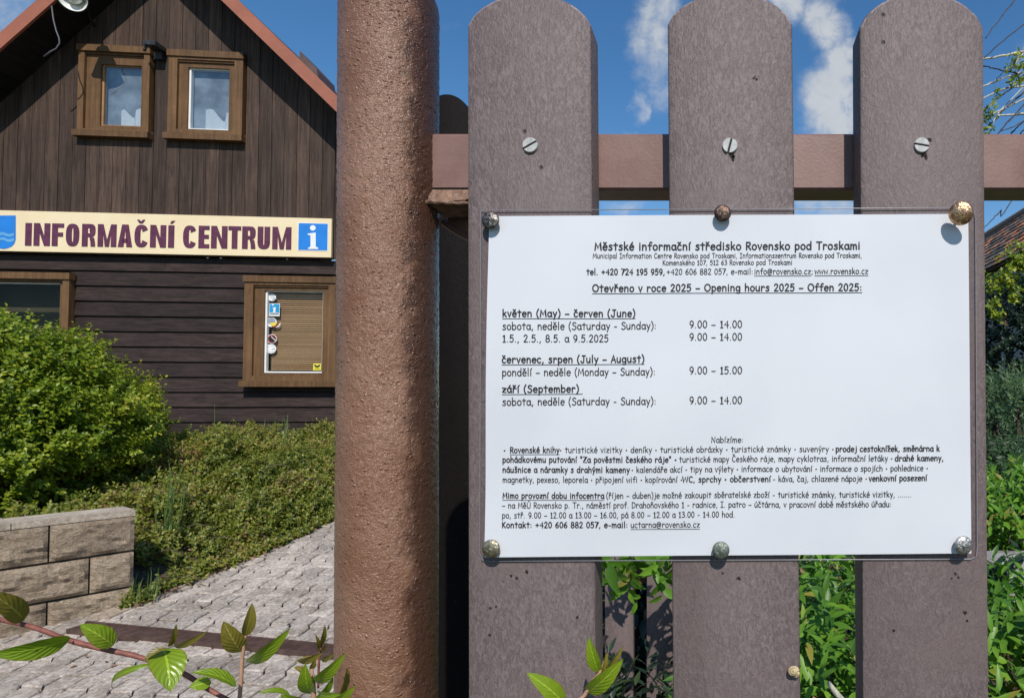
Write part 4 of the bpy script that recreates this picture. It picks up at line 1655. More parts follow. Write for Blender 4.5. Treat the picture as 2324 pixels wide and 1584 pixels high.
def picket(tl, tr, bl, br, top_y, depth, thick, zb=0.06, kink=70, exp=2.25, worn=False):
    """round-topped board from pixel positions of its side edges"""
    mb = MB()
    def side(Xt, Xb):
        a, b = P(Xt, kink, depth), P(Xb, 1560, depth)
        k = (b.x - a.x) / (b.z - a.z)
        return a, lambda z: a.x + k * (z - a.z)
    a, fl = side(tl, bl)
    b, fr = side(tr, br)
    zt = P((tl + tr) / 2, top_y, depth).z
    zk = P((tl + tr) / 2, kink, depth).z
    pts = []
    for z in np.linspace(zb, zk, 12):
        pts.append((fr(z), z))
    n = 26
    cx, hw = (fl(zk) + fr(zk)) / 2, (fr(zk) - fl(zk)) / 2
    for i in range(n + 1):
        s = 1 - 2 * i / n
        z = zk + .0015 + (zt - zk) * (1 - abs(s) ** exp) ** .72
        pts.append((cx + s * hw * .995, z))
    for z in np.linspace(zk, zb, 12):
        pts.append((fl(z), z))
    # outline -> chamfered slab
    m = len(pts)
    def inset(e):
        o = []
        for i in range(m):
            p0, p1 = pts[(i - 1) % m], pts[(i + 1) % m]
            t = Vector((p1[0] - p0[0], p1[1] - p0[1])).normalized()
            o.append((pts[i][0] - t.y * e, pts[i][1] + t.x * e))
        return o
    rings = [(inset(.0016), 0.0), (inset(.0005), .0006), (pts, .0018), (pts, thick - .0015), (inset(.0012), thick)]
    vs = []
    for rg, d in rings:
        vs += [(x, depth + d, z) for x, z in rg]
    fs = [tuple(range(m - 1, -1, -1)), tuple(range(4 * m, 5 * m))]
    edge = []
    for r in range(4):
        for i in range(m):
            j = (i + 1) % m
            q = (r * m + i, r * m + j, (r + 1) * m + j, (r + 1) * m + i)
            if r < 2 and 12 <= i <= 37 and random.random() < .8:
                edge.append(q)
            else:
                fs.append(q)
    mb.add(vs, fs)
    if worn:
        mb.f += edge
        mb.m += [2] * len(edge)
    else:
        mb.f += edge
        mb.m += [0] * len(edge)
    return mb


def blotch(mb, X, Y, rpx, depth, jag=.35, stretch=1.0):
    c = P(X, Y, depth)
    r = rpx / F * depth
    n = 9
    ph = random.uniform(0, 6)
    pts = []
    for i in range(n):
        a = 2 * math.pi * i / n
        rr = r * (1 + jag * random.uniform(-1, 1))
        pts.append((c.x + rr * math.cos(a), c.z + rr * math.sin(a) * stretch))
    mb.prism(pts, lambda p, d: Vector((p[0], d, p[1])), depth + .0004, depth - .00018)


def build_screw(parent, X, Y, rpx, ang):
    c = P(X, Y, YF)
    r = rpx / F * YF
    mb = MB()
    sl = .14 * r
    ca, sa = math.cos(R(ang)), math.sin(R(ang))

    def tr(p, d):
        return Vector((c.x + p[0] * ca - p[1] * sa, YF - d, c.z + p[0] * sa + p[1] * ca))
    for sg in (1, -1):
        arc = []
        a0 = math.asin(sl / r)
        for k in range(15):
            a = a0 + (math.pi - 2 * a0) * k / 14
            arc.append((r * math.cos(a), sg * r * math.sin(a)))
        if sg < 0:
            arc = arc[::-1]
        inn = [(p[0] * .93, sg * max(abs(p[1]) * .93, sl)) for p in arc]
        n = len(arc)
        vs = [tr(p, -.001) for p in arc] + [tr(p, .0010) for p in arc] + [tr(p, .0016) for p in inn]
        fs = [tuple(range(2 * n, 3 * n))]
        for q in (0, 1):
            for i in range(n):
                j = (i + 1) % n
                fs.append((q * n + i, q * n + j, (q + 1) * n + j, (q + 1) * n + i))
        mb.add(vs, fs)
    mb.mi = 1
    mb.prism([(r * .97 * math.cos(2 * math.pi * k / 20), r * .97 * math.sin(2 * math.pi * k / 20)) for k in range(20)], tr, -.0008, .0004)
    obj('screw', mb, [M_SCREW, M_BLACK], parent, recalc=True)


def build_fence():
    defs = [(1060, 1341, 1062, 1353, -9, 62), (1515, 1798, 1527, 1817, -12, 58), (1951, 2233, 1958, 2245, -11, 66),
            (2386, 2666, 2395, 2678, -10, 64), (2820, 3100, 2832, 3112, -10, 64)]
    scr = [(1204, 331, 17.5, 30), (1656.5, 332, 17.5, 76), (2091, 331, 17.5, -10), (2526, 331, 17.5, 40), (2960, 331, 17.5, 5)]
    marks = {0: [(1157, 556, 3.2), (1169, 549, 3.6), (1188, 561, 3.4), (1204, 573, 3.8), (1150, 565, 2.4), (1212, 583, 3), (1207, 588, 3.2), (1215, 577, 2.2), (1231, 558, 2.2), (1193, 541, 2.2), (1160, 1306, 3), (1172, 1312, 3.5), (1112, 1440, 3), (1196, 1298, 4.2), (1310, 1400, 3.2), (1113, 1380, 3), (1126, 1376, 2.6)],
             1: [(1636, 545, 3.6), (1641, 552, 3.2), (1633, 551, 2.2), (1690, 540, 2.8), (1711, 178, 2.5), (1717, 181, 2.8), (1714, 174, 1.6), (1640, 1300, 3), (1677, 1312, 4)],
             2: [(2118, 540, 4.5), (2130, 537, 3.8), (2140, 540, 4.2), (2126, 550, 3.4), (2137, 553, 3.2), (2160, 546, 4.0), (2167, 560, 3.6), (2108, 556, 2.6), (2148, 558, 2.6), (2132, 545, 2.0), (2168, 1302, 3.2), (2175, 1310, 2.8), (2160, 1312, 2.4), (2190, 1390, 4.5), (2195, 1408, 2.5), (2028, 1430, 3.4)]}
    drips = {1: [(1661, 352, 6, 1.1), (1664, 361, 3.6, 2.0)], 2: [(2109, 318, 6, .8), (2097, 351, 6, 1.0), (2101, 358, 4, 1.3), (2093, 355, 3, 1.2)]}
    for i, d in enumerate(defs):
        mb = picket(*d[:4], d[4], YF, PT, kink=d[5], worn=True)
        ctr = P((d[0] + d[1]) / 2, 700, YF)
        mb.mi = 1
        for (x, y, r_) in marks.get(i, []):
            blotch(mb, x, y, r_, YF)
        for (x, y, r_, s_) in drips.get(i, []):
            blotch(mb, x, y, r_, YF, .4, s_)
        o = obj('picket', mb, [M_PICKET, M_STAIN, M_PICKET_WORN], fence, base=(ctr.x, YF, 0.06), auto=35)
        build_screw(o, *scr[i])
    # lower rail out of the frame and the upper rail
    zt, zb = P(1650, 303, YR).z, P(1650, 431, YR).z
    x0 = P(968, 400, YR).x
    dz = .026
    e = .0015
    for (a, b) in ((zb, zt), (.24, .24 + zt - zb)):
        rl = MB()
        vs = []
        for x in (x0, 1.1):
            vs += [(x, YR + e, a), (x, YR, a + e), (x, YR, b - e), (x, YR + e, b), (x, YR + dz - e, b), (x, YR + dz, b - e), (x, YR + dz, a + e), (x, YR + dz - e, a)]
        fs = [tuple(range(7, -1, -1)), tuple(range(8, 16))] + [(i, (i + 1) % 8, 8 + (i + 1) % 8, 8 + i) for i in range(8)]
        rl.add(vs, fs)
        obj('rail', rl, M_RAIL, fence, base=(x0, YR, a), recalc=True)

    # the steel post: lumpy painted pipe with a domed cap
    D = .0302 / math.sin((math.atan(885 / F) - math.atan(650 / F)) / 2)
    an = (math.atan(885 / F) + math.atan(650 / F)) / 2
    cx, cy = -D * math.sin(an), D * math.cos(an)
    Rr = .0302
    ztop = P(985, 18, cy).z
    zlo = P(985, 1600, cy).z - .03
    seg = 300
    zs = np.concatenate([[0.0, zlo * .5], np.arange(zlo, ztop, .0011)])
    rows = []
    th = np.linspace(0, 2 * np.pi, seg, endpoint=False)
    hz = []
    for z in zs:
        a = th
        u = a * Rr
        lum = fbm(np.cos(a) * Rr * 430 + 40 + z * 120, np.sin(a) * Rr * 430 + 80, z * 640 + 0 * a, 2)
        dr = fbm(np.cos(a) * Rr * 90, np.sin(a) * Rr * 90, z * 70 + 0 * a, 2)
        pits = np.clip(vnoise(np.cos(a) * Rr * 420, np.sin(a) * Rr * 420, z * 420) - .52, 0, 1)
        # smooth run of paint below the weld on the right hand side
        ang = np.arctan2(np.cos(a), -np.sin(a))     # + right
        hz.append((lum, dr, pits))
        k = np.ones(seg)
        if z > zlo - 1:
            zz0, zz1 = P(900, 640, cy).z, P(900, 400, cy).z
            run = np.exp(-((np.cos(a) - .62) / .10) ** 2) * np.clip((z - zz0) / .02, 0, 1) * np.clip((zz1 + .02 - z) / .02, 0, 1)
            k = 1 - .85 * run
        r = Rr + k * (.00027 * lum - .0012 * pits) + .00008 * dr
        rows.append(np.stack([r * np.cos(a), r * np.sin(a), np.full(seg, z)], 1))
    dome = []
    for q in range(1, 9):
        t = R(90 * q / 8)
        r = Rr * max(.02, math.cos(t)) * 1.0
        dome.append(np.stack([r * np.cos(th), r * np.sin(th), np.full(seg, ztop + .022 * math.sin(t))], 1))
    V = np.concatenate(rows + dome)
    nr = len(rows) + len(dome)
    i = np.arange(seg)
    Fs = []
    for r in range(nr - 1):
        Fs.append(np.stack([r * seg + i, r * seg + (i + 1) % seg, (r + 1) * seg + (i + 1) % seg, (r + 1) * seg + i], 1))
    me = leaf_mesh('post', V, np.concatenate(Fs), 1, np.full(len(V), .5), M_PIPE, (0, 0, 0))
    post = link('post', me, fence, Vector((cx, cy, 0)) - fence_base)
    LEAN = .0105                 # the post is a little out of plumb
    post.rotation_euler = (0, -LEAN, 0)
    post.location.x += LEAN * 1.53
    # weld beads between post and rail, and the little bracket plate underneath
    wd = MB()
    def bead(pts, r):
        p2, rr = [], []
        for (a, b) in zip(pts[:-1], pts[1:]):
            for t in (0, .2, .4, .6, .8):
                q = Vector(a).lerp(Vector(b), t)
                p2.append(q + Vector((random.gauss(0, .0003), random.gauss(0, .0003), random.gauss(0, .0003))))
                rr.append(r * random.uniform(.85, 1.15))
        p2.append(Vector(pts[-1])); rr.append(r * .6)
        wd.tube(p2, rr, 9)
    yw = YR + .001
    bead([P(964, 296, yw), P(973, 318, yw), P(975, 370, yw), P(976, 425, yw)], .0016)
    obj('weld', wd, M_WELD, fence, smooth=True)
    pl = MB()
    nu, nv = 26, 9
    vs = []
    for j in range(nv + 1):
        v = j / nv
        for i in range(nu + 1):
            u = i / nu
            x = 966 + 100 * u
            y = 431 + 26 * v + 5 * math.sin(u * 3 + 1) * v
            p = P(x, y, YR - .0005 - .0060 * v)
            k = float(fbm(p.x * 500, p.z * 500, 2, 3)) * .0007 * min(1, 3 * v)
            vs.append(p + Vector((0, -k, k * .5)))
    nb = len(vs)
    for i in range(nu + 1):
        p = vs[nv * (nu + 1) + i]
        vs.append(Vector((p[0], YR + .022, p[2] - .0015)))
    w_ = nu + 1
    fs = [(j * w_ + i, j * w_ + i + 1, (j + 1) * w_ + i + 1, (j + 1) * w_ + i) for j in range(nv) for i in range(nu)]
    fs += [(nv * w_ + i, nv * w_ + i + 1, nb + i + 1, nb + i) for i in range(nu)]
    pl.add(vs, fs)
    obj('gusset', pl, M_WELD, fence, smooth=True)
    wd = MB()
    bead([P(958, 468, yw - .003), P(966, 459, yw - .006), P(985, 457, yw - .0065), P(1022, 460, yw - .0065), P(1064, 462, yw - .006)], .0014)
    obj('weld', wd, M_WELD, fence, smooth=True)
    br = MB()
    yb = YR + .030
    poly = [P(1016, 486, yb), P(1080, 486, yb), P(1080, 548, yb), P(1050, 522, yb), P(1016, 505, yb)]
    br.prism([(p.x, p.z) for p in poly], lambda p, d: Vector((p[0], d, p[1])), yb, yb + .004)
    obj('bracket', br, M_RAIL, fence, recalc=True)
    br = MB()
    b2 = [P(1006, 503, yb - .001), P(1016, 512, yb - .001), P(1040, 527, yb - .001), P(1072, 545, yb - .001)]
    br.tube(b2, [.0025, .0022, .0026, .0022], 8)
    obj('bracket_weld', br, M_RAIL, fence, recalc=True)


build_fence()


# picket gate standing open right behind the post, near black with painted shade
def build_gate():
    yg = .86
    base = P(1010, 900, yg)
    root = thing('garden_gate', (base.x, yg, .06), 'nearly black round topped gate pickets with shade put into their colour in the gap beside the brown post', 'gate')
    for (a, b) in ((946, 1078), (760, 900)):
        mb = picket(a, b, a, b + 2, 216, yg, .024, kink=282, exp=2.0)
        obj('picket', mb, M_PICKET_SHADE, root, base=(P((a + b) / 2, 800, yg).x, yg, .06), auto=35)
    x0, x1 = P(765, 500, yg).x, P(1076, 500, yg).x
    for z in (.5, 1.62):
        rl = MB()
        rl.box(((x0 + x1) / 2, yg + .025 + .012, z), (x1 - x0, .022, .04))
        obj('rail', rl, M_PICKET_SHADE, root, recalc=True)


build_gate()


# weathered low fence behind, seen through the first gap
def build_back_fence():
    yb = 1.75
    root = thing('low_fence', (P(1500, 1400, yb).x, yb, .15), 'low weathered brown board fence behind the shrubs seen through the first gap', 'fence')
    for (a, b) in ((1292, 1356), (1372, 1436), (1468, 1534), (1556, 1622), (1640, 1700)):
        mb = picket(a, b, a + random.uniform(-4, 4), b + random.uniform(-3, 5), 1160, yb, .022, zb=.12, kink=1185, exp=2.2)
        obj('picket', mb, M_PICKET_BACK, root, base=(P((a + b) / 2, 1400, yb).x, yb, .12), auto=35)
    x0, x1 = P(1285, 1400, yb).x, P(1705, 1400, yb).x
    for z in (.40, 1.03):
        rl = MB()
        rl.box(((x0 + x1) / 2, yb + .024 + .015, z), (x1 - x0, .028, .05))
        obj('rail', rl, M_PICKET_SHADE, root, recalc=True)


build_back_fence()

# ------------------------------------------------------------------ the notice
# single-line lettering in the manner of a rounded hand: strokes per glyph, cap height 100
G = {
 'a': (60, "o 28 34 23 33 0 360|p 53,66 53,18 60,0"), 'b': (62, "p 7,108 7,0|o 31 33 24 33 0 360"), 'c': (54, "o 30 34 25 34 48 312"),
 'd': (64, "o 29 33 24 33 0 360|p 55,108 55,0"), 'e': (58, "p 6,35 54,40|o 30 34 25 34 8 318"), 'f': (50, "c 50,98 36,106 25,92 24,60 24,0|p 5,62 46,64"),
 'g': (62, "o 29 36 24 31 0 360|c 54,66 54,8 50,-20 32,-30 10,-22"), 'h': (60, "p 8,108 8,0|c 8,36 22,62 42,62 50,40 50,0"), 'ı': (26, "p 12,68 12,0"),
 'i': (26, "p 12,68 12,0|p 12,91 12,93"), 'j': (38, "c 28,68 28,0 20,-24 4,-26|p 28,91 28,93"), 'k': (56, "p 9,108 9,0|p 46,66 10,30|p 22,40 52,0"),
 'l': (26, "p 12,108 12,0"), 'm': (84, "p 8,68 8,0|c 8,40 20,64 34,62 40,40 40,0|c 40,40 54,64 68,62 74,40 75,0"), 'n': (60, "p 8,68 8,0|c 8,36 22,64 42,62 50,40 50,0"),
 'o': (60, "o 30 34 25 34 0 360"), 'p': (60, "p 8,68 8,-36|o 31 34 23 33 0 360"), 'q': (60, "o 29 34 23 33 0 360|p 53,68 53,-36"), 'r': (50, "p 9,68 9,0|c 9,36 20,60 36,66 46,54"),
 's': (52, "c 45,60 28,69 11,56 24,40 42,26 40,8 22,0 5,8"), 't': (50, "p 25,94 25,0|p 3,68 48,68"), 'u': (60, "c 7,68 7,26 16,3 36,5 49,32|p 50,68 51,0"),
 'v': (52, "p 4,68 26,0 48,68"), 'w': (74, "p 4,68 21,0 37,60 53,0 70,68"), 'x': (56, "p 6,68 51,0|p 49,68 5,0"), 'y': (54, "p 5,68 29,6|p 51,68 15,-36"), 'z': (54, "p 6,66 47,66 6,2 49,2"),
 'A': (66, "p 3,0 34,100 62,0|p 14,36 54,38"), 'B': (64, "p 9,0 9,100|c 9,100 44,96 44,58 9,54|c 9,54 58,50 56,4 9,0"), 'C': (66, "o 38 50 32 50 50 310"), 'D': (72, "p 9,0 9,100|c 9,100 48,92 66,52 48,10 9,0"),
 'I': (56, "p 6,100 50,100|p 28,100 28,0|p 5,0 51,0"), 'J': (66, "p 22,100 64,100|c 43,100 43,22 32,0 12,6 4,24"), 'K': (62, "p 9,100 9,0|p 54,100 10,44|p 20,52 58,0"),
 'M': (88, "p 6,0 17,100 43,28 69,100 81,0"), 'N': (76, "p 9,0 9,100 66,0 66,100"), 'O': (84, "o 42 50 37 50 0 360"), 'R': (62, "p 9,0 9,100|c 9,98 42,98 54,76 40,54 10,48|p 26,50 59,0"),
 'S': (64, "c 57,88 34,102 12,82 26,60 52,44 56,18 32,-2 6,12"), 'T': (68, "p 3,100 66,100|p 34,100 34,0"), 'U': (74, "c 9,100 9,40 18,6 40,0 60,12 66,44 66,100"), 'W': (100, "p 4,100 24,0 50,92 74,0 96,100"),
 'Z': (68, "p 6,100 60,100 6,0 63,0"), '0': (60, "o 30 50 24 50 0 360"), '1': (48, "p 10,82 26,100 26,0|p 10,0 42,0"), '2': (60, "c 8,80 26,102 50,84 40,50 8,3|p 8,2 54,2"),
 '3': (58, "c 10,92 34,102 48,80 24,55|c 24,55 52,44 48,10 8,4"), '4': (62, "p 44,0 44,100 6,38 58,38"), '5': (60, "p 51,100 16,100 11,56|c 11,54 38,66 53,36 36,2 6,8"), '6': (60, "c 46,98 18,72 6,30 28,0 53,24 36,54 9,36"),
 '7': (60, "p 6,100 55,100 19,0"), '8': (60, "o 30 75 20 25 0 360|o 30 25 25 25 0 360"), '9': (60, "o 30 68 22 31 0 360|c 52,72 48,30 22,0"), '.': (28, "p 12,2 12,4"), ',': (28, "p 15,6 7,-16"),
 ':': (28, "p 13,10 13,12|p 13,54 13,56"), ';': (28, "p 14,6 7,-16|p 14,54 14,56"), '-': (46, "p 9,36 37,36"), '–': (58, "p 6,36 52,36"), '(': (36, "c 28,112 9,64 9,20 28,-24"), ')': (36, "c 8,112 27,64 27,20 8,-24"),
 '+': (64, "p 7,46 55,46|p 31,72 31,20"), '@': (92, "o 42 44 16 19 0 360|c 60,62 59,30 74,26 82,54 62,90 24,84 6,40 26,-6 68,-4"), '"': (42, "p 11,106 11,78|p 29,106 29,78"), '•': (36, "o 17 40 4 4 0 360"), ' ': (36, ""),
}
ACC = {'á': ('a', 'A'), 'é': ('e', 'A'), 'í': ('ı', 'A'), 'ó': ('o', 'A'), 'ú': ('u', 'A'), 'ý': ('y', 'A'), 'č': ('c', 'V'), 'ě': ('e', 'V'), 'ň': ('n', 'V'), 'ř': ('r', 'V'), 'š': ('s', 'V'), 'ž': ('z', 'V'),
       'Č': ('C', 'V'), 'Ú': ('U', 'A'), 'Í': ('I', 'A'), 'Ř': ('R', 'V')}


def cat_rom(pts, k=6):
    out = []
    n = len(pts)
    for i in range(n - 1):
        p0, p1, p2, p3 = pts[max(i - 1, 0)], pts[i], pts[i + 1], pts[min(i + 2, n - 1)]
        for s in range(k):
            t = s / k
            out.append(tuple(.5 * ((2 * p1[a]) + (-p0[a] + p2[a]) * t + (2 * p0[a] - 5 * p1[a] + 4 * p2[a] - p3[a]) * t * t + (-p0[a] + 3 * p1[a] - 3 * p2[a] + p3[a]) * t ** 3) for a in (0, 1)))
    out.append(pts[-1])
    return out


_gc = {}


def glyph(ch):
    if ch in _gc:
        return _gc[ch]
    if ch in ACC:
        b, a = ACC[ch]
        adv, st = glyph(b)
        st = list(st)
        up = 32 if b.isupper() else 0
        cx = adv / 2 - (2 if b != 'ı' else 0)
        if a == 'A':
            st.append([(cx - 3, 82 + up), (cx + 13, 103 + up)])
        else:
            st.append([(cx - 15, 103 + up), (cx, 84 + up), (cx + 15, 103 + up)])
        _gc[ch] = (adv, st)
        return _gc[ch]
    adv, s = G[ch]
    st = []
    for part in filter(None, s.split('|')):
        w = part.split()
        if w[0] == 'o':
            x, y, rx, ry, a0, a1 = map(float, w[1:])
            n = 16 if rx > 10 else 8
            st.append([(x + rx * math.cos(R(a0 + (a1 - a0) * i / n)), y + ry * math.sin(R(a0 + (a1 - a0) * i / n))) for i in range(n + 1)])
        else:
            pts = [tuple(map(float, q.split(','))) for q in w[1:]]
            st.append(cat_rom(pts) if w[0] == 'c' else pts)
    _gc[ch] = (adv, st)
    return _gc[ch]


# paper corners in reference pixels and world
PAP = {'tl': (1110.5, 491), 'tr': (2197, 486), 'br': (2204.5, 1255), 'bl': (1100, 1264)}
YP_T, YP_B = YF - .0022, YF - .0040
c_tl, c_tr = P(*PAP['tl'], YP_T), P(*PAP['tr'], YP_T)
c_bl, c_br = P(*PAP['bl'], YP_B), P(*PAP['br'], YP_B)


def paper_uv(X, Y):
    """inverse bilinear in pixel space (good enough for a nearly square-on sheet)"""
    u, v = .5, .5
    for _ in range(8):
        def at(u, v):
            t = (PAP['tl'][0] + (PAP['tr'][0] - PAP['tl'][0]) * u, PAP['tl'][1] + (PAP['tr'][1] - PAP['tl'][1]) * u)
            b = (PAP['bl'][0] + (PAP['br'][0] - PAP['bl'][0]) * u, PAP['bl'][1] + (PAP['br'][1] - PAP['bl'][1]) * u)
            return t[0] + (b[0] - t[0]) * v, t[1] + (b[1] - t[1]) * v
        x, y = at(u, v)
        u += (X - x) / 1096
        v += (Y - y) / 770
    return u, v


def paper_pt(u, v, lift=0.0):
    t = c_tl.lerp(c_tr, u)
    b = c_bl.lerp(c_br, u)
    p = t.lerp(b, v)
    wav = .0042 * math.sin(u * 8.0 + 1 + v * 1.5) * math.sin(v * math.pi) * .8 + .0016 * math.sin(u * 4 + v * 5)
    if 0 <= u <= 1 and 0 <= v <= 1:
        p = p + Vector((0, -(math.sqrt(wav * wav + 1e-6) - .001) * .6, 0))
    return p + Vector((0, -lift, 0))


notice = thing('laminated_notice', P(1650, 1264, YF - .003), 'laminated white A4 notice of opening hours pinned across three pickets', 'notice')


def build_notice():
    mb = MB()
    nu, nv = 110, 76
    vs = [paper_pt(i / nu, j / nv) for j in range(nv + 1) for i in range(nu + 1)]
    m = nu + 1
    mb.add(vs, [(j * m + i, (j + 1) * m + i, (j + 1) * m + i + 1, j * m + i + 1) for j in range(nv) for i in range(nu)])
    obj('paper', mb, M_PAPER, notice, smooth=True)
    # clear film: the margin round the sheet, with a rounded outline and a thick edge
    out = [(1091, 478), (2190, 472), (2210, 476), (2214, 490), (2218, 1240), (2216, 1262), (2204, 1268), (1110, 1273), (1094, 1270), (1089, 1256)]
    inn = [(1111, 492), (2150, 487.2), (2196, 487), (2196.5, 497), (2203.5, 1240), (2203.8, 1254), (2190, 1254.2), (1112, 1263), (1101.5, 1263), (1101, 1250)]
    fm = MB()
    yo = YF - .0012
    A = [P(x, y, yo) for x, y in out]
    B = [P(x, y, YF - .0021) for x, y in inn]
    n = len(A)
    fm.add(A + B, [(i, (i + 1) % n, n + (i + 1) % n, n + i) for i in range(n)])
    film = obj('film', fm, M_FILM, notice)
    eg = MB()
    pts = []
    for i in range(n):
        a, b = A[i], A[(i + 1) % n]
        k = max(1, int((b - a).length / .02))
        pts += [a.lerp(b, t / k) for t in range(k)]
    pts.append(pts[0])
    eg.tube(pts, .00035, 5, caps=False)
    obj('film_edge', eg, M_FILM_EDGE, notice, smooth=True)


mfe, Te, oute = new_mat('film_edge')
principled(Te, oute, (0.30, 0.29, 0.31), 0.25, **{'Alpha': 0.55, 'Specular IOR Level': 0.7})
M_FILM_EDGE = mfe
build_notice()

LIFT = .00024


def ribbon(mb, pts, hw):
    """flat stroke on the paper from pixel points"""
    P2 = [Vector((p[0], p[1])) for p in pts]
    n = len(P2)
    closed = (P2[0] - P2[-1]).length < 1e-4
    Ls, Rs = [], []
    for i in range(n):
        if closed:
            a, b = P2[(i - 1) % (n - 1)], P2[(i + 1) % (n - 1)]
        else:
            a, b = P2[max(i - 1, 0)], P2[min(i + 1, n - 1)]
        t = (b - a)
        t = t.normalized() if t.length > 1e-9 else Vector((1, 0))
        nr = Vector((-t.y, t.x))
        k = hw
        if 0 < i < n - 1:
            t1 = (P2[i] - P2[i - 1]).normalized()
            c = abs(t1.dot(t))
            k = hw / max(.45, c)
        Ls.append(P2[i] + nr * k)
        Rs.append(P2[i] - nr * k)
    poly = []
    if not closed:
        t0 = (P2[0] - P2[1]).normalized()
        t1 = (P2[-1] - P2[-2]).normalized()
        s = hw * .7
        Ls.insert(0, P2[0] + t0 * hw + (Ls[0] - P2[0]) * .5); Rs.insert(0, P2[0] + t0 * hw + (Rs[0] - P2[0]) * .5)
        Ls.append(P2[-1] + t1 * hw + (Ls[-1] - P2[-1]) * .5); Rs.append(P2[-1] + t1 * hw + (Rs[-1] - P2[-1]) * .5)
    vs = []
    for l, r in zip(Ls, Rs):
        for q in (l, r):
            u, v = (q.x - 1100) / 1100, (q.y - 488) / 772
            u, v = fast_uv(q.x, q.y)
            vs.append(paper_pt(u, v, LIFT))
    m = len(Ls)
    mb.add(vs, [(2 * i, 2 * i + 1, 2 * i + 3, 2 * i + 2) for i in range(m - 1)])


def fast_uv(X, Y):
    v = (Y - 488.5) / 771
    u = .5
    for _ in range(2):
        xl = PAP['tl'][0] + (PAP['bl'][0] - PAP['tl'][0]) * v
        xr = PAP['tr'][0] + (PAP['br'][0] - PAP['tr'][0]) * v
        u = (X - xl) / (xr - xl)
        yt = PAP['tl'][1] + (PAP['tr'][1] - PAP['tl'][1]) * u
        yb = PAP['bl'][1] + (PAP['br'][1] - PAP['bl'][1]) * u
        v = (Y - yt) / (yb - yt)
    return u, v


def text(mb, s, x0, x1, y0, cap, bold=False, y1=None, under=None, ux1=None):
    """lay a run of text between pixel x0 and x1 on the baseline y0 (y1 at the right end)"""
    y1 = y0 if y1 is None else y1
    TR_ = 12 if bold else 10
    tot = sum(glyph(c)[0] + TR_ for c in s) - TR_
    k = (x1 - x0) / tot
    sy = cap / 100
    hw = cap * (.095 if bold else .070)
    x = x0
    slope = (y1 - y0) / (x1 - x0)
    for c in s:
        adv, st = glyph(c)
        for pts in st:
            q = [(x + px * k, y0 + slope * (x + px * k - x0) - py * sy) for px, py in pts]
            ribbon(mb, q, hw if c != '•' else hw * 1.3)
        x += (adv + TR_) * k
    if under:
        xe = ux1 or x1
        nk = max(2, int((xe - x0) / 6))
        ribbon(mb, [(x0 + (xe - x0) * i / nk, y0 + under + slope * (xe - x0) * i / nk) for i in range(nk + 1)], cap * .045)


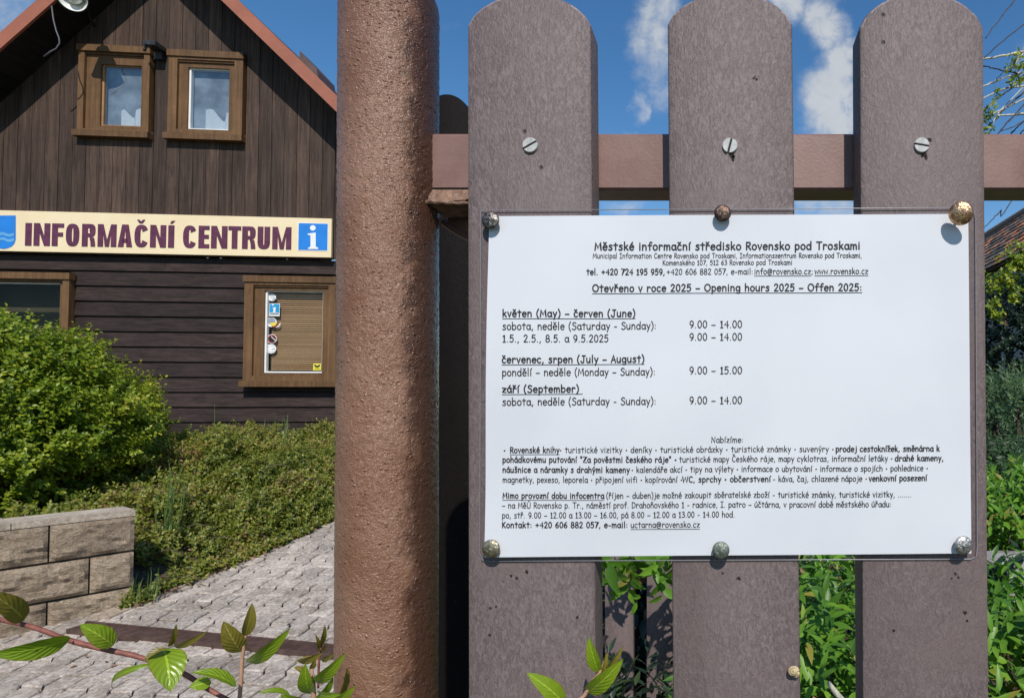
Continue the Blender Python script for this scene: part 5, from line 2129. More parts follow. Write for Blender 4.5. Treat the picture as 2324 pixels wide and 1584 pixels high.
def build_text():
    h = MB()
    text(h, "Městské informační středisko Rovensko pod Troskami", 1350, 1952, 570, 17.0, True, 567.5)
    obj('heading', h, M_INK, notice)
    a = MB()
    text(a, "Municipal Information Centre Rovensko pod Troskami, Informationszentrum Rovensko pod Troskami,", 1346, 1956, 588.5, 11.0, False, 587)
    text(a, "Komenského 107, 512 63 Rovensko pod Troskami", 1504, 1798, 604, 11.0, False, 603)
    text(a, "tel. +420 724 195 959,", 1332, 1509, 626.5, 13.2, True, 626)
    text(a, "+420 606 882 057, e-mail:", 1513, 1709, 626, 13.0, False, 625)
    text(a, "info@rovensko.cz", 1712, 1840, 625, 13.0, False, 624.5, 4)
    text(a, ";", 1841, 1846, 624.5, 13.0)
    text(a, "www.rovensko.cz", 1849, 1970, 624.5, 13.0, False, 624, 4)
    obj('address_text', a, M_INK, notice)
    o = MB()
    text(o, "Otevřeno v roce 2025 – Opening hours 2025 – Offen 2025:", 1345, 1956, 665, 15.8, True, 662.5, 4.5)
    text(o, "květen (May) – červen (June)", 1143, 1442, 723, 15.6, True, 722, 4.5)
    text(o, "sobota, neděle (Saturday - Sunday):", 1143, 1490, 752.5, 16.0, False, 750.5)
    text(o, "9.00 – 14.00", 1565, 1684, 748, 16.0, False, 747.5)
    text(o, "1.5., 2.5., 8.5. a 9.5.2025", 1143, 1381, 780.5, 16.0, False, 779.5)
    text(o, "9.00 – 14.00", 1565, 1684, 776.5, 16.0, False, 776)
    text(o, "červenec, srpen (July – August)", 1142, 1463, 827.5, 15.6, True, 826, 4.5)
    text(o, "pondělí – neděle (Monday – Sunday):", 1142, 1488, 857, 16.0, False, 855)
    text(o, "9.00 – 15.00", 1565, 1684, 852.5, 16.0, False, 852)
    text(o, "září (September)", 1142, 1314, 894.5, 15.6, True, 893.5, 4.5, 1322)
    text(o, "sobota, neděle (Saturday - Sunday):", 1142, 1490, 923.5, 16.0, False, 921.5)
    text(o, "9.00 – 14.00", 1565, 1684, 920, 16.0, False, 919.5)
    obj('opening_hours_text', o, M_INK, notice)
    f = MB()
    c = 12.6
    text(f, "Nabízíme:", 1614, 1687, 1007, c)
    text(f, "•", 1142, 1150, 1030.5, c)
    text(f, "Rovenské knihy", 1158, 1270, 1030.5, c, True, 1030, 4)
    text(f, "• turistické vizitky • deníky • turistické obrázky • turistické známky • suvenýry •", 1271, 1892, 1030, c, False, 1027.5)
    text(f, "prodej cestoknížek, směnárna k", 1896, 2132, 1027.5, c, True, 1026.5)
    text(f, "pohádkovému putování \"Za pověstmi českého ráje\" •", 1141, 1536, 1052, c, True, 1051)
    text(f, "turistické mapy Českého ráje, mapy cyklotras, informační letáky •", 1542, 2025, 1051, c, False, 1048.5)
    text(f, "drahé kameny,", 2030, 2141, 1048.5, c, True, 1048)
    text(f, "náušnice a náramky s drahými kameny", 1141, 1430, 1074.5, c, True, 1074)
    text(f, "• kalendáře akcí • tipy na výlety • informace o ubytování • informace o spojích • pohlednice •", 1434, 2106, 1074, c, False, 1070.5)
    text(f, "magnetky, pexeso, leporela • připojení wifi • kopírování •", 1141, 1549, 1097, c, False, 1096)
    text(f, "WC, sprchy • občerstvení", 1549, 1749, 1096, c, True, 1095)
    text(f, "- káva, čaj, chlazené nápoje •", 1754, 1967, 1095, c, False, 1093.5)
    text(f, "venkovní posezení", 1971, 2103, 1093.5, c, True, 1092.5)
    obj('offer_text', f, M_INK, notice)
    k = MB()
    text(k, "Mimo provozní dobu infocentra", 1141, 1372, 1132.5, c, True, 1132, 4)
    text(k, "(říjen – duben)je možné zakoupit sběratelské zboží - turistické známky, turistické vizitky, .......", 1377, 2068, 1132, c, False, 1129)
    text(k, "– na MěÚ Rovensko p. Tr., náměstí prof. Drahoňovského 1 - radnice, I. patro – účtárna, v pracovní době městského úřadu:", 1140, 2022, 1154.5, c, False, 1151)
    text(k, "po, stř. 9.00 – 12.00 a 13.00 – 16.00, pá 8.00 – 12.00 a 13.00 - 14.00 hod.", 1140, 1668, 1176.5, c, False, 1174.5)
    text(k, "Kontakt: +420 606 882 057, e-mail:", 1140, 1425, 1198, c, True, 1197.5)
    text(k, "uctarna@rovensko.cz", 1432, 1588, 1197.5, c, False, 1197, 4)
    obj('contact_text', k, M_INK, notice)


build_text()

# ------------------------------------------------------------------ thumbtacks
TG = 'thumbtacks holding the notice'
M_T1 = mat_tack('dark_tarnished_metal', (0.06, 0.055, 0.05), (0.22, 0.20, 0.18), .34, .9)
M_T2 = mat_tack('rust_spotted_metal', (0.045, 0.035, 0.03), (0.16, 0.10, 0.075), .38, .85)
M_T3 = mat_tack('copper_flaking_metal', (0.36, 0.17, 0.095), (0.72, 0.50, 0.30), .30, .9)
M_T4 = mat_tack('dull_brass', (0.21, 0.185, 0.12), (0.40, 0.36, 0.26), .36, .9)
M_T5 = mat_tack('grey_green_metal', (0.11, 0.125, 0.105), (0.22, 0.24, 0.20), .42, .75)
M_T6 = mat_tack('silver_metal', (0.26, 0.245, 0.235), (0.52, 0.50, 0.48), .36, .9)


def tack(X, Y, rpx, label, mat, stand=.0035, axis=(0, -1, 0), cross=0, dome=.32):
    base = P(X, Y, YF - .0045)
    ax = Vector(axis).normalized()
    r = rpx / F * (YF - .006)
    root = thing('thumbtack', base, label, 'thumbtack', TG)
    c = base + ax * stand
    hd = MB()
    prof = [(r * .82, -.0006), (r * .97, -.0002), (r, .0003)]
    for k in range(1, 8):
        a = k / 8 * math.pi / 2
        prof.append((r * math.cos(a), .0003 + r * dome * math.sin(a)))
    prof.append((r * .03, .0003 + r * dome))
    hd.lathe(prof, c, ax, 30)
    # dents
    hd.v = [tuple(Vector(p) + ax * (.00012 * mnoise.noise(Vector(p) * 700) * (1 if cross == 0 else 1.6))) for p in hd.v]
    obj('head', hd, mat, root, smooth=True)
    pn = MB()
    pn.tube([c, base + Vector((0, .006, 0))], [.0011, .0007], 8)
    obj('pin', pn, mat, root, smooth=True)
    if cross:
        cr = MB()
        top = c + ax * (.0003 + r * dome * .86)
        u = ax.cross(Vector((.3, 0, 1))).normalized()
        w = ax.cross(u).normalized()
        for d in ((u, w) if cross > 1 else (u,)):
            cr.tube([top - d * r * .6 - ax * r * dome * .18, top + ax * r * .07 + (u + w) * r * .05, top + d * r * .6 - ax * r * dome * .18], [.0003, .0005, .0003], 6)
        obj('ridge', cr, mat, root, smooth=True)


tack(1116, 503, 20.5, 'dark tarnished thumbtack with a scratched ridge at the upper left corner of the notice', M_T1, .0016, (-.05, -1, .08), 2)
tack(1640, 487, 19.5, 'dark rust spotted thumbtack at the middle of the upper edge of the notice', M_T2, .0020, (0, -1, .05), 0)
tack(2180, 486, 27, 'large copper coloured rusty thumbtack standing off the upper right corner of the notice', M_T3, .0080, (-.33, -1, -.22), 0, .5)
tack(1118, 1243, 20.5, 'dull brass thumbtack at the lower left corner of the notice', M_T4, .0022, (-.03, -1, .03), 1)
tack(1636, 1247, 19.5, 'grey green thumbtack at the middle of the lower edge of the notice', M_T5, .0028, (0, -1, .1), 0)
tack(2182, 1235, 20.5, 'silver thumbtack with a cross shaped ridge at the lower right corner of the notice', M_T6, .0026, (.05, -1, .05), 2)


# small curled snail shell stuck on the middle picket
def build_snail():
    c = P(1800, 1522, YF - .003)
    mb = MB()
    pts, rr = [], []
    for k in range(40):
        a = k / 39 * 4.6 * math.pi
        r = .0003 + .0023 * (1 - k / 39)
        pts.append(c + Vector((r * math.cos(a) * 1.05, -.0022 * (k / 39), r * math.sin(a) * .9)))
        rr.append(.0003 + .0010 * (1 - k / 39) ** .8)
    mb.tube(pts, rr, 8)
    pts = [c + Vector((.0022, 0, 0)), c + Vector((.0030, .0003, -.0016)), c + Vector((.0022, .0008, -.0034)), c + Vector((.0006, .001, -.0036))]
    mb.tube(pts, [.0013, .0014, .0012, .0008], 8)
    tag(obj('snail_shell', mb, mat_paint('tan_shell', (0.46, 0.36, 0.20), .5, .35, 350), smooth=True, base=c), 'tiny tan curled snail shell stuck low on the middle picket', 'snail shell')


build_snail()


# ------------------------------------------------------------------ foreground shoots
def big_leaf(mb_list, b, t, wpx, db, dt, roll=0.0, curl=.22, bend=0.0):
    """one broad leaf given base and tip pixels, width and depths"""
    B, T_ = P(*b, db), P(*t, dt)
    ax = T_ - B
    L = ax.length
    ax.normalize()
    view = ((B + T_) * .5 - Vector((0, 0, EYE))).normalized()
    side = ax.cross(view).normalized()
    nrm = side.cross(ax).normalized()
    if nrm.y > 0:
        nrm = -nrm
    q = Matrix.Rotation(roll, 3, ax)
    side, nrm = q @ side, q @ nrm
    W_ = wpx / F * (db + dt) / 2
    mb_list.append((B, ax, side, nrm, L, W_, curl, bend))


def leaf_from_specs(name, specs, mat, parent, rnds):
    ns, nc = 14, 7
    V, Fq, UV, rn = [], [], [], []
    for (B, ax, side, nrm, L, W_, curl, bend), rv in zip(specs, rnds):
        o = len(V)
        for i in range(ns + 1):
            t = i / ns
            hw = .5 * W_ * (math.sin(math.pi * min(1, t ** .82)) ** .72) if 0 < t < 1 else 0
            hw *= (1.06 - .12 * t)
            c = B + ax * (L * t) - nrm * (bend * L * (t - .5) ** 2) + nrm * (.03 * L * math.sin(3 * t))
            for j in range(nc):
                s = -1 + 2 * j / (nc - 1)
                wv = .035 * W_ * math.sin(t * 26 + s * 2) * abs(s)
                p = c + side * (hw * s) + nrm * (curl * hw * abs(s) ** 1.4 + wv * .6)
                V.append(p); UV.append((s, t)); rn.append(rv)
        for i in range(ns):
            for j in range(nc - 1):
                a = o + i * nc + j
                Fq.append((a, a + 1, a + nc + 1, a + nc))
    off = wloc(parent)
    me = make_mesh(name, [p - off for p in V], Fq, mat, rn, True)
    uvl = me.uv_layers.new(name='leaf')
    li = np.zeros(len(me.loops), dtype=np.int32)
    me.loops.foreach_get('vertex_index', li)
    uvl.data.foreach_set('uv', np.array(UV, dtype=np.float32)[li].ravel())
    o = bpy.data.objects.new(name, me)
    COL.objects.link(o)
    o.parent = parent
    return o


def stem_obj(parent, pts, radii, mat, name='stem'):
    mb = MB()
    q = []
    rr = []
    n = len(pts)
    for i in range(n - 1):
        for t in np.linspace(0, 1, 6)[:-1]:
            p0, p1, p2, p3 = pts[max(i - 1, 0)], pts[i], pts[i + 1], pts[min(i + 2, n - 1)]
            q.append(.5 * ((2 * p1) + (-p0 + p2) * t + (2 * p0 - 5 * p1 + 4 * p2 - p3) * t * t + (-p0 + 3 * p1 - 3 * p2 + p3) * t ** 3))
            rr.append((radii[i] + (radii[i + 1] - radii[i]) * t) * random.uniform(.92, 1.08))
    q.append(pts[-1]); rr.append(radii[-1])
    mb.tube(q, rr, 9)
    return obj(name, mb, mat, parent, smooth=True)


def build_shoots():
    d = .335
    root = thing('reddish_shoot', P(508, 1584, d), 'long reddish shoot with broad green leaves reaching in from the lower left', 'plant')
    pts = [P(-40, 1398, d), P(66, 1420, d), P(166, 1455, d), P(258, 1477, d + .003), P(315, 1490, d + .006), P(407, 1523, d + .01), P(473, 1563, d + .014), P(540, 1600, d + .016)]
    stem_obj(root, pts, [.0011, .0012, .0013, .0013, .0013, .0012, .0012, .0012], M_STEM)
    sp, rn = [], []
    for (b, t, w, d0, d1, ro, cu, bd, rv) in [
            ((262, 1464), (184, 1417), 44, d, d - .012, .25, .2, .3, .6), ((372, 1464), (390, 1560), 68, d - .006, d - .018, -.2, .18, .5, .55),
            ((542, 1550), (438, 1518), 36, d, d - .01, .9, .25, .4, .45), ((480, 1546), (430, 1558), 30, d, d - .006, .3, .2, .3, .5),
            ((322, 1503), (228, 1560), 17, d + .004, d + .006, .7, .3, .9, .15), ((166, 1453), (-20, 1490), 48, d - .004, d - .03, -.55, .25, .4, .5)]:
        big_leaf(sp, b, t, w, d0, d1, ro, cu, bd); rn.append(rv)
    leaf_from_specs('green_leaves', sp, M_LF_NEAR, root, rn)
    sp, rn = [], []
    for (b, t, w, d0, d1, ro, cu, bd, rv) in [
            ((64, 1409), (-22, 1342), 46, d, d - .02, .3, .15, .3, .4), ((388, 1474), (468, 1436), 16, d, d - .006, .5, .3, .3, .5),
            ((384, 1470), (401, 1417), 13, d, d - .004, .5, .4, .2, .3), ((380, 1466), (322, 1500), 24, d - .008, d - .016, 1.0, .4, .5, .3),
            ((395, 1480), (428, 1502), 30, d + .004, d + .008, .8, .4, .4, .2)]:
        big_leaf(sp, b, t, w, d0, d1, ro, cu, bd); rn.append(rv)
    leaf_from_specs('bronze_leaves', sp, M_LF_BROWN, root, rn)

    d = .345
    root = thing('upright_shoot', P(543, 1600, d), 'upright shoot with three pointed leaves in front of the drain', 'plant')
    stem_obj(root, [P(541, 1620, d), P(547, 1540, d), P(549, 1503, d), P(553, 1470, d), P(557, 1442, d)], [.0010, .0010, .0009, .0008, .0006], M_STEM_PALE)
    sp, rn = [], []
    for (b, t, w, d0, d1, ro, cu, bd, rv) in [((556, 1514), (654, 1435), 33, d, d - .012, .45, .28, .3, .7), ((548, 1482), (507, 1413), 42, d, d - .010, -.2, .2, .3, .35)]:
        big_leaf(sp, b, t, w, d0, d1, ro, cu, bd); rn.append(rv)
    leaf_from_specs('green_leaves', sp[:1], M_LF_NEAR, root, rn)
    br = sp[1:]
    rb = rn[1:]
    big_leaf(br, (557, 1446), (573, 1370), 25, d, d - .003, .3, .4, .2); rb.append(.6)
    leaf_from_specs('bronze_leaves', br, M_LF_BROWN, root, rb)

    d = .350
    root = thing('leafy_shoot_tip', P(712, 1600, d), 'cluster of glossy young leaves at the foot of the brown post', 'plant')
    stem_obj(root, [P(712, 1620, d), P(712, 1580, d), P(710, 1540, d), P(706, 1512, d)], [.0012, .0012, .001, .0007], M_STEM_PALE)
    sp, rn = [], []
    for (b, t, w, d0, d1, ro, cu, bd, rv) in [
            ((708, 1556), (780, 1490), 31, d, d - .012, .4, .3, .3, .7), ((704, 1580), (690, 1512), 34, d, d - .012, -.5, .3, .3, .6),
            ((712, 1575), (770, 1580), 28, d - .002, d - .014, .6, .3, .4, .55), ((716, 1590), (757, 1540), 22, d, d - .004, .8, .3, .3, .3),
            ((664, 1572), (588, 1566), 18, d, d - .01, .9, .3, .5, .4), ((690, 1600), (640, 1580), 30, d, d - .014, -.4, .25, .4, .6), ((736, 1610), (800, 1566), 30, d - .003, d - .016, .5, .25, .4, .6)]:
        big_leaf(sp, b, t, w, d0, d1, ro, cu, bd); rn.append(rv)
    leaf_from_specs('green_leaves', sp, M_LF_NEAR, root, rn)
    sp, rn = [], []
    for (b, t, w, d0, d1, ro, cu, bd, rv) in [((700, 1530), (668, 1512), 16, d, d - .004, .5, .4, .3, .6), ((706, 1520), (716, 1494), 12, d, d - .003, .2, .4, .3, .5),
                                               ((756, 1600), (793, 1516), 27, d + .006, d + .002, 1.1, .4, .3, .1), ((672, 1504), (730, 1484), 20, d + .01, d + .006, .7, .3, .3, .6)]:
        big_leaf(sp, b, t, w, d0, d1, ro, cu, bd); rn.append(rv)
    leaf_from_specs('bronze_leaves', sp, M_LF_BROWN, root, rn)

    d = .45
    root = thing('thin_twig', P(727, 1470, d), 'small leafy sprig against the paving beside the brown post', 'plant')
    stem_obj(root, [P(722, 1560, d), P(724, 1500, d), P(729, 1462, d), P(738, 1428, d)], [.0008, .0008, .0007, .0004], M_STEM)
    sp, rn = [], []
    for (b, t, w, rv) in [((727, 1468), (739, 1420), 12, .5), ((726, 1478), (718, 1440), 9, .3), ((724, 1492), (668, 1500), 14, .4), ((724, 1500), (756, 1486), 14, .6), ((725, 1480), (742, 1462), 9, .5)]:
        big_leaf(sp, b, t, w, d, d - .008, .5, .3, .3); rn.append(rv)
    leaf_from_specs('leaves', sp, M_LF_BROWN, root, rn)

    d = .372
    root = thing('green_shoot', P(1313, 1600, d), 'bright green shoot with three large leaves in front of the first picket', 'plant')
    stem_obj(root, [P(1290, 1640, d), P(1313, 1592, d), P(1326, 1578, d), P(1345, 1545, d), P(1362, 1525, d), P(1371, 1500, d)], [.0012, .0012, .0011, .001, .0009, .0006], M_STEM_PALE)
    sp, rn = [], []
    for (b, t, w, d0, d1, ro, cu, bd, rv) in [
            ((1359, 1530), (1335, 1449), 30, d, d - .006, -.35, .3, .25, .55), ((1328, 1580), (1411, 1502), 42, d, d - .014, .35, .22, .3, .75),
            ((1288, 1598), (1201, 1527), 42, d, d - .012, .25, .2, .35, .65)]:
        big_leaf(sp, b, t, w, d0, d1, ro, cu, bd); rn.append(rv)
    leaf_from_specs('green_leaves', sp, M_LF_NEAR, root, rn)
    sp, rn = [], []
    for (b, t, w, d0, d1, ro, cu, bd, rv) in [((1368, 1534), (1378, 1480), 13, d, d - .003, .3, .4, .2, .7), ((1372, 1526), (1415, 1468), 15, d, d - .004, .6, .4, .3, .6)]:
        big_leaf(sp, b, t, w, d0, d1, ro, cu, bd); rn.append(rv)
    leaf_from_specs('bronze_leaves', sp, M_LF_BROWN, root, rn)


build_shoots()

# ------------------------------------------------------------------ garden behind the fence
LAN = ((0, 0), (.22, .8), (.45, 1.0), (.75, .6), (1, 0))


def garden_shrub(name, label, centre, radii, n, L, Wd, mat, seed_tone=.5, nleaf=7, group=None, slen=.10, up=.7, stems=14):
    cx, cy, cz = centre
    gz = float(drive_z(cy)) - .05
    root = thing(name, (cx, cy, gz), label, 'shrub', group)
    d = rand_unit(n)
    rr = 1 - .75 * rng.random(n) ** 1.6
    nz = fbm(d[:, 0] * 3 + cx * 5, d[:, 1] * 3, d[:, 2] * 3, 2)
    C = np.array(centre) + d * (rr * (1 + .18 * nz))[:, None] * np.array(radii)
    C[:, 2] = np.maximum(C[:, 2], gz + .04)
    A = unit(d * .8 + np.array([0, -.25, up]) + rng.normal(size=(n, 3)) * .3)
    Pb, D, N, LL, WW = sprigs(C, A, np.full(n, slen) * (.6 + .8 * rng.random(n)), nleaf, L, Wd, 1.0)
    tone = np.clip(seed_tone + .25 * np.tile(nz, nleaf) + rng.normal(size=len(Pb)) * .22, 0, 1)
    leaves_obj('foliage', Pb, D, N, LL, WW, mat, root, rnd=tone, stations=LAN, fold=.3, droop=.2)
    tb = MB()
    for k in range(stems):
        q = C[random.randrange(n)]
        p0 = Vector((cx + random.gauss(0, .04), cy + random.gauss(0, .04), gz))
        p2 = Vector(q)
        tb.tube([p0, p0.lerp(p2, .5) + Vector((random.gauss(0, .03), 0, .04)), p2], [.007, .005, .002], 6, rnd=random.random())
    if stems:
        obj('stems', tb, M_TWIG_DARK, root, smooth=True)
    return root


GG = 'shrubs behind the picket fence'
# gap two: lit fresh green shrub
c = P(1885, 1470, 1.42)
garden_shrub('garden_shrub', 'fresh green shrub filling the gap between the second and third pickets', (c.x, c.y, c.z - .10), (.26, .20, .33), 420, .054, .015, M_LF_GREEN, .38, group=GG, slen=.11)
c = P(1960, 1350, 2.1)
garden_shrub('garden_shrub', 'taller green shrub standing behind the gap of the second and third pickets', (c.x, c.y, c.z - .10), (.42, .28, .36), 430, .062, .018, M_LF_GREEN, .34, group=GG, slen=.13)
# gap one: overhanging leaves in front of the low fence
c = P(1450, 1268, 1.45)
garden_shrub('garden_shrub', 'dark green shrub with hanging leaves above the low brown fence', (c.x, c.y, c.z + .02), (.17, .10, .030), 26, .060, .024, M_LF_GREEN, .42, group=GG, up=-.5, slen=.07, stems=0, nleaf=6)
c = P(1502, 1345, 1.52)
garden_shrub('garden_shrub', 'small bright sprig hanging in front of the right hand board of the low fence', (c.x, c.y, c.z), (.02, .03, .03), 3, .050, .020, M_LF_GREEN, .7, group=GG, up=.4, slen=.06, stems=0, nleaf=6)
c = P(1475, 1585, 1.45)
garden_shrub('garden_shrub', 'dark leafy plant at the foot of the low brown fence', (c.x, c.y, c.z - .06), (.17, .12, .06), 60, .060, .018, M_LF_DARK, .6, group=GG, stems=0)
c = P(1460, 1420, 2.2)  # extra dark shrub, added so the gap between the boards reads black
garden_shrub('garden_shrub', 'very dark shrub added behind the low fence to blacken the gaps between its boards', (c.x, c.y, c.z), (.28, .16, .30), 260, .06, .03, M_LF_DARK, .2, group=GG, stems=4)
# strip at the right
c = P(2325, 1510, 1.5)
garden_shrub('garden_shrub', 'bright lance leaved plant at the lower right edge in front of the stone', (c.x, c.y, c.z - .03), (.25, .16, .17), 230, .075, .019, M_LF_GREEN, .55, group=GG, slen=.13)
c = P(2290, 1325, 2.0)
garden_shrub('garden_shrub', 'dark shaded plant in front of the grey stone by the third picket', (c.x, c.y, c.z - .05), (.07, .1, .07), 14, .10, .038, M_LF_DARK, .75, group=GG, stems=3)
c = P(2340, 1175, 2.7)
garden_shrub('garden_shrub', 'yellow green leafy shrub right of the notice above the grey stone', (c.x, c.y, c.z), (.34, .28, .17), 560, .060, .020, M_LF_GREEN, .62, group=GG)


def build_stone():
    c = P(2310, 1310, 2.35)
    mb = MB()
    n, m = 26, 16
    vs, fs = [], []
    for j in range(m + 1):
        t = math.pi * j / m
        for i in range(n):
            a = 2 * math.pi * i / n
            d = Vector((math.sin(t) * math.cos(a), math.sin(t) * math.sin(a), math.cos(t)))
            k = 1 + .22 * mnoise.noise(d * 1.7 + Vector((3, 1, 7))) + .08 * mnoise.noise(d * 5)
            vs.append(c + Vector((d.x * .22 * k, d.y * .18 * k, d.z * .13 * k - .04)))
    for j in range(m):
        for i in range(n):
            fs.append((j * n + i, (j + 1) * n + i, (j + 1) * n + (i + 1) % n, j * n + (i + 1) % n))
    mb.add(vs, fs)
    tag(obj('garden_stone', mb, M_STONE, smooth=True, base=(c.x, c.y, c.z - .17)), 'pale grey garden stone between the shrubs at the right edge', 'stone')


build_stone()


def build_soil_bank():
    """raised garden soil behind the fence on the right"""
    mb = MB()
    nx, ny = 50, 40
    xs = np.linspace(-.62, 6.0, nx)
    ys = np.linspace(.75, 9, ny)
    vs = []
    for y in ys:
        for x in xs:
            e = min(1, (x + .62) / .3)
            vs.append((x, y, float(drive_z(y)) - .04 + e * (.18 + .22 * min(1, max(0, (y - .8) / 1.8)) + .03 * float(fbm(x * 2, y * 2)))))
    mb.add(vs, [(j * nx + i, j * nx + i + 1, (j + 1) * nx + i + 1, (j + 1) * nx + i) for j in range(ny - 1) for i in range(nx - 1)])
    tag(obj('garden_soil', mb, M_SOIL, smooth=True), kind='structure')
    n = 2600
    x = -.3 + 2.6 * rng.random(n)
    y = .85 + 2.6 * rng.random(n)
    z = drive_z(y) - .04 + .18 + .22 * np.clip((y - .8) / 1.8, 0, 1) + .035
    C = np.stack([x, y, z], 1)
    D = unit(np.stack([rng.normal(size=n), rng.normal(size=n), rng.normal(size=n) * .35], 1))
    N = unit(np.stack([rng.normal(size=n) * .4, rng.normal(size=n) * .4, np.ones(n)], 1))
    o = leaves_obj('dry_leaves', C, D, N, .03 + .03 * rng.random(n), .018 + .014 * rng.random(n), M_LITTER)
    tag(o, 'dry orange brown leaves scattered on the garden soil behind the fence', 'dry leaves', kind='stuff')


build_soil_bank()


def build_conifers():
    # low conifers: flat drooping sprays
    for (lab, X, Y, dep, rad, n, mat, tone) in [
            ('blue green spreading conifer right of the notice', 2325, 960, 4.6, (.62, .5, .30), 700, M_LF_CONIFER, .6),
            ('dark low conifer spreading under the blue green one', 2330, 1085, 4.0, (.60, .45, .26), 600, M_LF_CONIFER, .35)]:
        c = P(X, Y, dep)
        gz = float(drive_z(dep)) + .1
        root = thing('conifer', (c.x, dep, gz), lab, 'conifer', 'low conifers behind the fence')
        d = rand_unit(n)
        d[:, 2] = np.abs(d[:, 2])
        C = np.array(c) + d * (1 - .5 * rng.random(n) ** 2)[:, None] * np.array(rad)
        A = unit(d * np.array([1, 1, .25]) + np.array([0, -.15, .05]) + rng.normal(size=(n, 3)) * .2)
        Pb, D, N, LL, WW = sprigs(C, A, np.full(n, .20) * (.6 + .7 * rng.random(n)), 14, .055, .010, .8)
        t = np.clip(tone + rng.normal(size=len(Pb)) * .2, 0, 1)
        leaves_obj('foliage', Pb, D, N, LL, WW, mat, root, rnd=t)
        tb = MB()
        for k in range(10):
            q = Vector(C[random.randrange(n)])
            p0 = Vector((c.x, dep, gz - .1))
            tb.tube([p0, p0.lerp(q, .5), q], [.03, .02, .006], 6)
        obj('trunk', tb, M_TWIG_DARK, root, smooth=True)
    # dark climbing hedge under the tiled roof
    c = P(2400, 900, 6.8)
    root = thing('dark_hedge', (c.x, c.y, float(drive_z(c.y)) + .1), 'tall dark evergreen hedge with a few sunlit sprigs below the tiled roof', 'hedge')
    n = 5200
    d = rand_unit(n)
    e = 3.2
    se = (np.abs(d) ** e).sum(1) ** (-1 / e)
    C = np.array([c.x, c.y, c.z]) + d * (se * (1 - .3 * rng.random(n) ** 2) * (1 + .10 * fbm(d[:, 0] * 4, d[:, 1] * 4, d[:, 2] * 4, 2)))[:, None] * np.array([1.25, .8, 1.22])
    A = unit(d + np.array([0, 0, .3]) + rng.normal(size=(n, 3)) * .3)
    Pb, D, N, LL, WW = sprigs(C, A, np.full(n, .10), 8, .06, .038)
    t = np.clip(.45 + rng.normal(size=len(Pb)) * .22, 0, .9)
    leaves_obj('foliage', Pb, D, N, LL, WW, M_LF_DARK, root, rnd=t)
    # sunlit young sprigs near its top
    k = 120
    cc = []
    for (X, Y, s, m) in ((2262, 650, .10, 16), (2286, 655, .12, 18), (2300, 590, .13, 20), (2258, 712, .08, 14), (2312, 600, .10, 16)):
        q = P(X, Y, 5.85)
        cc.append(np.array(q) + rng.normal(size=(m, 3)) * s * np.array([.6, .3, .5]))
    C = np.concatenate(cc)
    A = unit(rng.normal(size=C.shape) * .5 + np.array([.2, -.7, .5]))
    Pb, D, N, LL, WW = sprigs(C, A, np.full(len(C), .08), 7, .06, .035)
    leaves_obj('sunlit_sprigs', Pb, D, N, LL, WW, M_LF_BUSH, root)
    tb = MB()
    for k in range(6):
        x = c.x + random.uniform(-.7, .7)
        tb.tube([Vector((x, c.y, .6)), Vector((x + .05, c.y, 1.6)), Vector((x - .05, c.y, 2.5))], [.05, .04, .02], 7)
    obj('trunk', tb, M_TWIG_DARK, root, smooth=True)


build_conifers()


# ------------------------------------------------------------------ tiled outbuilding on the right
def mat_tile():
    m, T, out = new_mat('old_clay_tile')
    r = T.attr('rnd')
    nd = T.n('ShaderNodeValToRGB', {0: r})
    cr = nd.color_ramp
    while len(cr.elements) < 5:
        cr.elements.new(.5)
    for e, (p, c_) in zip(cr.elements, [(0, (.06, .055, .05)), (.4, (.13, .11, .095)), (.66, (.24, .17, .13)), (.72, (.50, .16, .075)), (1, (.60, .22, .10))]):
        e.position = p
        e.color = (*c_, 1)
    n = T.noise(T.coords(), 9, 5, .7)
    base = T.mix(T.math('MULTIPLY', T.smooth(n, .5, .7), .6), nd.outputs[0], (.10, .095, .08))
    principled(T, out, base, .85, n, .6, .01)
    return m


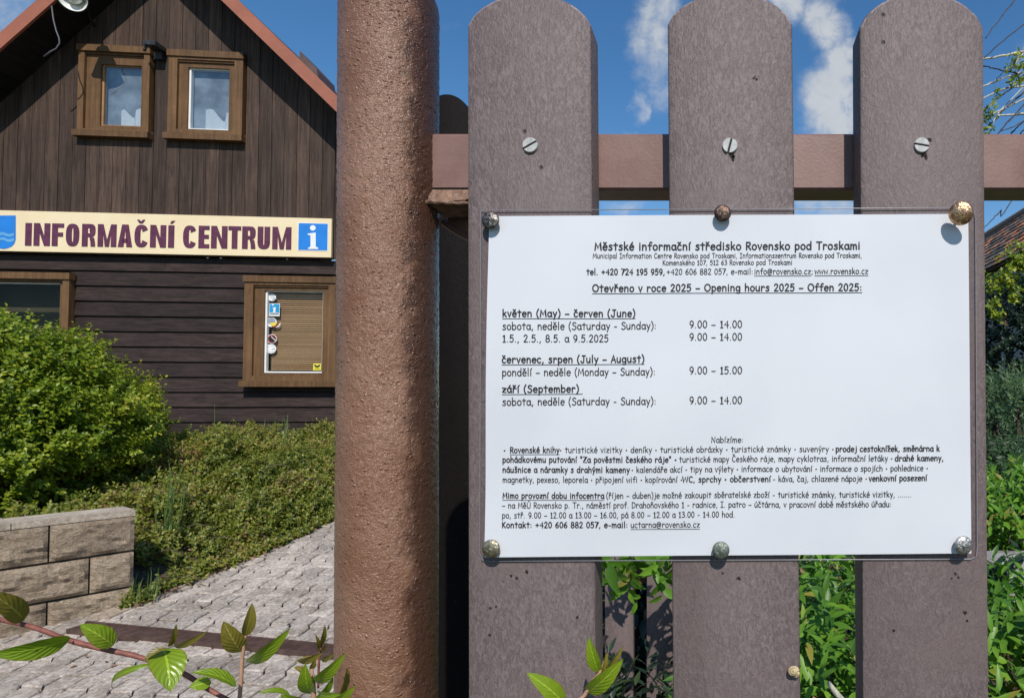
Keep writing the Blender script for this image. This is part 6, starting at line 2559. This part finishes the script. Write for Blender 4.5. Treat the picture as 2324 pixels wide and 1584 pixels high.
def build_outbuilding():
    M_TILE = mat_tile()
    p_e = P(2240, 612, 12.0)
    p_r = P(2240, 537, 14.6)
    ex, ez = p_e.x, p_e.z
    rx, rz = p_r.x, p_r.z
    y0, y1 = 6.0, 17.5
    root = thing('tiled_outbuilding', (rx, (y0 + y1) / 2, .8), 'outbuilding with an old clay tiled roof showing above the dark hedge', 'building')
    wl = MB()
    wl.hexa([(ex + .2, y0 + .2, .5), (2 * rx - ex - .2, y0 + .2, .5), (2 * rx - ex - .2, y1 - .2, .5), (ex + .2, y1 - .2, .5)],
            [(ex + .2, y0 + .2, ez), (2 * rx - ex - .2, y0 + .2, ez), (2 * rx - ex - .2, y1 - .2, ez), (ex + .2, y1 - .2, ez)])
    wl.prism([(ex + .2, ez), (2 * rx - ex - .2, ez), (rx, rz - .15)], lambda p, d: Vector((p[0], d, p[1])), y0 + .2, y1 - .2)
    obj('wall', wl, M_STONE, root, recalc=True)
    rf = MB()
    L = math.hypot(rx - ex, rz - ez)
    for sg in (1, -1):
        up = Vector(((rx - ex) / L * sg, 0, (rz - ez) / L))
        nr = Vector((-up.z * sg, 0, up.x * sg)) if sg > 0 else Vector((up.z, 0, -up.x))
        if nr.z < 0:
            nr = -nr
        o = Vector((ex if sg > 0 else 2 * rx - ex, 0, ez))
        rows = 11
        ex_ = L / rows
        tw = .19
        rf.hexa([o + Vector((0, y0, 0)) - nr * .05, o + Vector((0, y1, 0)) - nr * .05, o + up * L + Vector((0, y1, 0)) - nr * .05, o + up * L + Vector((0, y0, 0)) - nr * .05],
                [o + Vector((0, y0, 0)) - nr * .01, o + Vector((0, y1, 0)) - nr * .01, o + up * L + Vector((0, y1, 0)) - nr * .01, o + up * L + Vector((0, y0, 0)) - nr * .01], .2)
        for r in range(rows):
            k = int((y1 - y0) / tw)
            for i in range(k):
                yc = y0 + (i + (.5 if r % 2 else 0)) * tw
                rnd = random.random()
                if random.random() < .25:
                    rnd *= .7
                a = o + up * (r * ex_ - .02) + nr * (.022 + random.uniform(0, .012))
                b = o + up * ((r + 1) * ex_ + .01) + nr * .006
                Y = Vector((0, 1, 0))
                w = tw * .485
                mid = nr * .014
                rf.hexa([a + Y * (yc - w), a + Y * (yc + w), b + Y * (yc + w), b + Y * (yc - w)],
                        [a + Y * (yc - w * .9) + mid, a + Y * (yc + w * .9) + mid, b + Y * (yc + w) + mid, b + Y * (yc - w) + mid], rnd)
    rf.tube([Vector((rx, y0, rz + .02)), Vector((rx, y1, rz + .02))], .09, 10, rnd=.6)
    obj('roof', rf, M_TILE, root, recalc=True)


build_outbuilding()


# ------------------------------------------------------------------ drooping bare branches at the top right
def build_branches():
    dep = 2.6
    tx = P(2760, 1100, dep + .4)
    root = thing('drooping_tree', (tx.x, dep + .4, float(drive_z(dep)) + .3), 'tree with thin drooping nearly bare branches at the upper right', 'tree')
    tr = MB()
    b0 = Vector((tx.x, dep + .4, .3))
    tips = P(2640, -80, dep + .2)
    tr.tube([b0, Vector((tx.x + .05, dep + .4, 1.2)), Vector((tx.x, dep + .35, 2.2)), tips], [.07, .06, .05, .035], 10)
    obj('trunk', tr, M_BARK, root, smooth=True)
    lines = [([(2236, 88), (2266, 48), (2302, 2), (2330, -40)], .6, 0), ([(2235, 132), (2278, 92), (2324, 56), (2400, 0)], .6, 0),
             ([(2228, 135), (2275, 127), (2324, 117), (2420, 85)], 1.15, 1), ([(2294, 156), (2309, 138), (2324, 120), (2350, 85)], .8, 1),
             ([(2226, 150), (2248, 153), (2268, 159), (2305, 165), (2340, 160)], .7, 0), ([(2262, 181), (2277, 165), (2292, 152), (2330, 110)], .5, 0),
             ([(2226, 199), (2255, 187), (2283, 176), (2324, 164), (2400, 140)], 1.0, 1), ([(2226, 227), (2252, 214), (2272, 204), (2324, 194), (2400, 180)], .9, 1),
             ([(2240, 244), (2268, 222), (2294, 202), (2324, 178), (2380, 130)], .65, 0), ([(2226, 272), (2280, 246), (2324, 225), (2400, 185)], .9, 1),
             ([(2226, 304), (2258, 272), (2283, 245), (2324, 210), (2390, 150)], .85, 0), ([(2266, 263), (2290, 261), (2324, 259), (2400, 250)], 1.0, 1),
             ([(2262, 306), (2292, 272), (2324, 238), (2390, 170)], .7, 0), ([(2272, 298), (2300, 288), (2324, 275), (2390, 245)], .5, 0),
             ([(2293, 304), (2310, 288), (2324, 275), (2400, 205)], .8, 0), ([(2316, 304), (2340, 282), (2400, 235)], .8, 0),
             ([(2230, 520), (2250, 500), (2272, 476), (2300, 450)], .5, 0), ([(2250, 288), (2262, 262), (2266, 258), (2300, 220)], .6, 1)]
    for (pts, r, pale) in lines:
        mb = MB()
        o = random.uniform(-.12, .12)
        P3 = [P(x, y, dep + o + .04 * i) for i, (x, y) in enumerate(pts)]
        P3.append(P3[-1].lerp(tips, .75) + Vector((0, 0, .06)))
        P3.append(tips)
        q, rr = [], []
        n = len(P3)
        for i in range(n - 1):
            for t in np.linspace(0, 1, 6)[:-1]:
                p0, p1, p2, p3 = P3[max(i - 1, 0)], P3[i], P3[i + 1], P3[min(i + 2, n - 1)]
                q.append(.5 * ((2 * p1) + (-p0 + p2) * t + (2 * p0 - 5 * p1 + 4 * p2 - p3) * t * t + (-p0 + 3 * p1 - 3 * p2 + p3) * t ** 3) + Vector((random.gauss(0, .0012), 0, random.gauss(0, .0012))))
                rr.append(.0042 * r * (.8 + .5 * (i + t) / n) * (1.35 if random.random() < .14 else 1))
        mb.tube(q, rr, 7, rnd=random.random())
        obj('branch', mb, M_TWIG if pale else M_TWIG_DARK, root, smooth=True)
    C = []
    for (X, Y, s, m) in ((2246, 250, .018, 13), (2240, 283, .016, 12), (2314, 138, .022, 14), (2320, 172, .02, 9), (2262, 200, .008, 3), (2300, 185, .010, 3)):
        C.append(np.array(P(X, Y, dep)) + rng.normal(size=(m, 3)) * s)
    C = np.concatenate(C)
    A = unit(rng.normal(size=C.shape) + np.array([-.3, 0, -.3]))
    Pb, D, N, LL, WW = sprigs(C, A, np.full(len(C), .02), 5, .026, .010)
    leaves_obj('leaves', Pb, D, N, LL, WW, M_LF_BUSH, root)


build_branches()

# cut twig seen low in the second gap
tw = MB()
tw.tube([P(1880, 1548, .95), P(1896, 1570, .95), P(1915, 1592, .96), P(1940, 1630, .97)], [.003, .004, .0045, .005], 8)
tag(obj('pale_twig', tw, M_TWIG, smooth=True, base=P(1900, 1580, .95)), 'pale cut twig low in the gap right of the middle picket', 'twig')
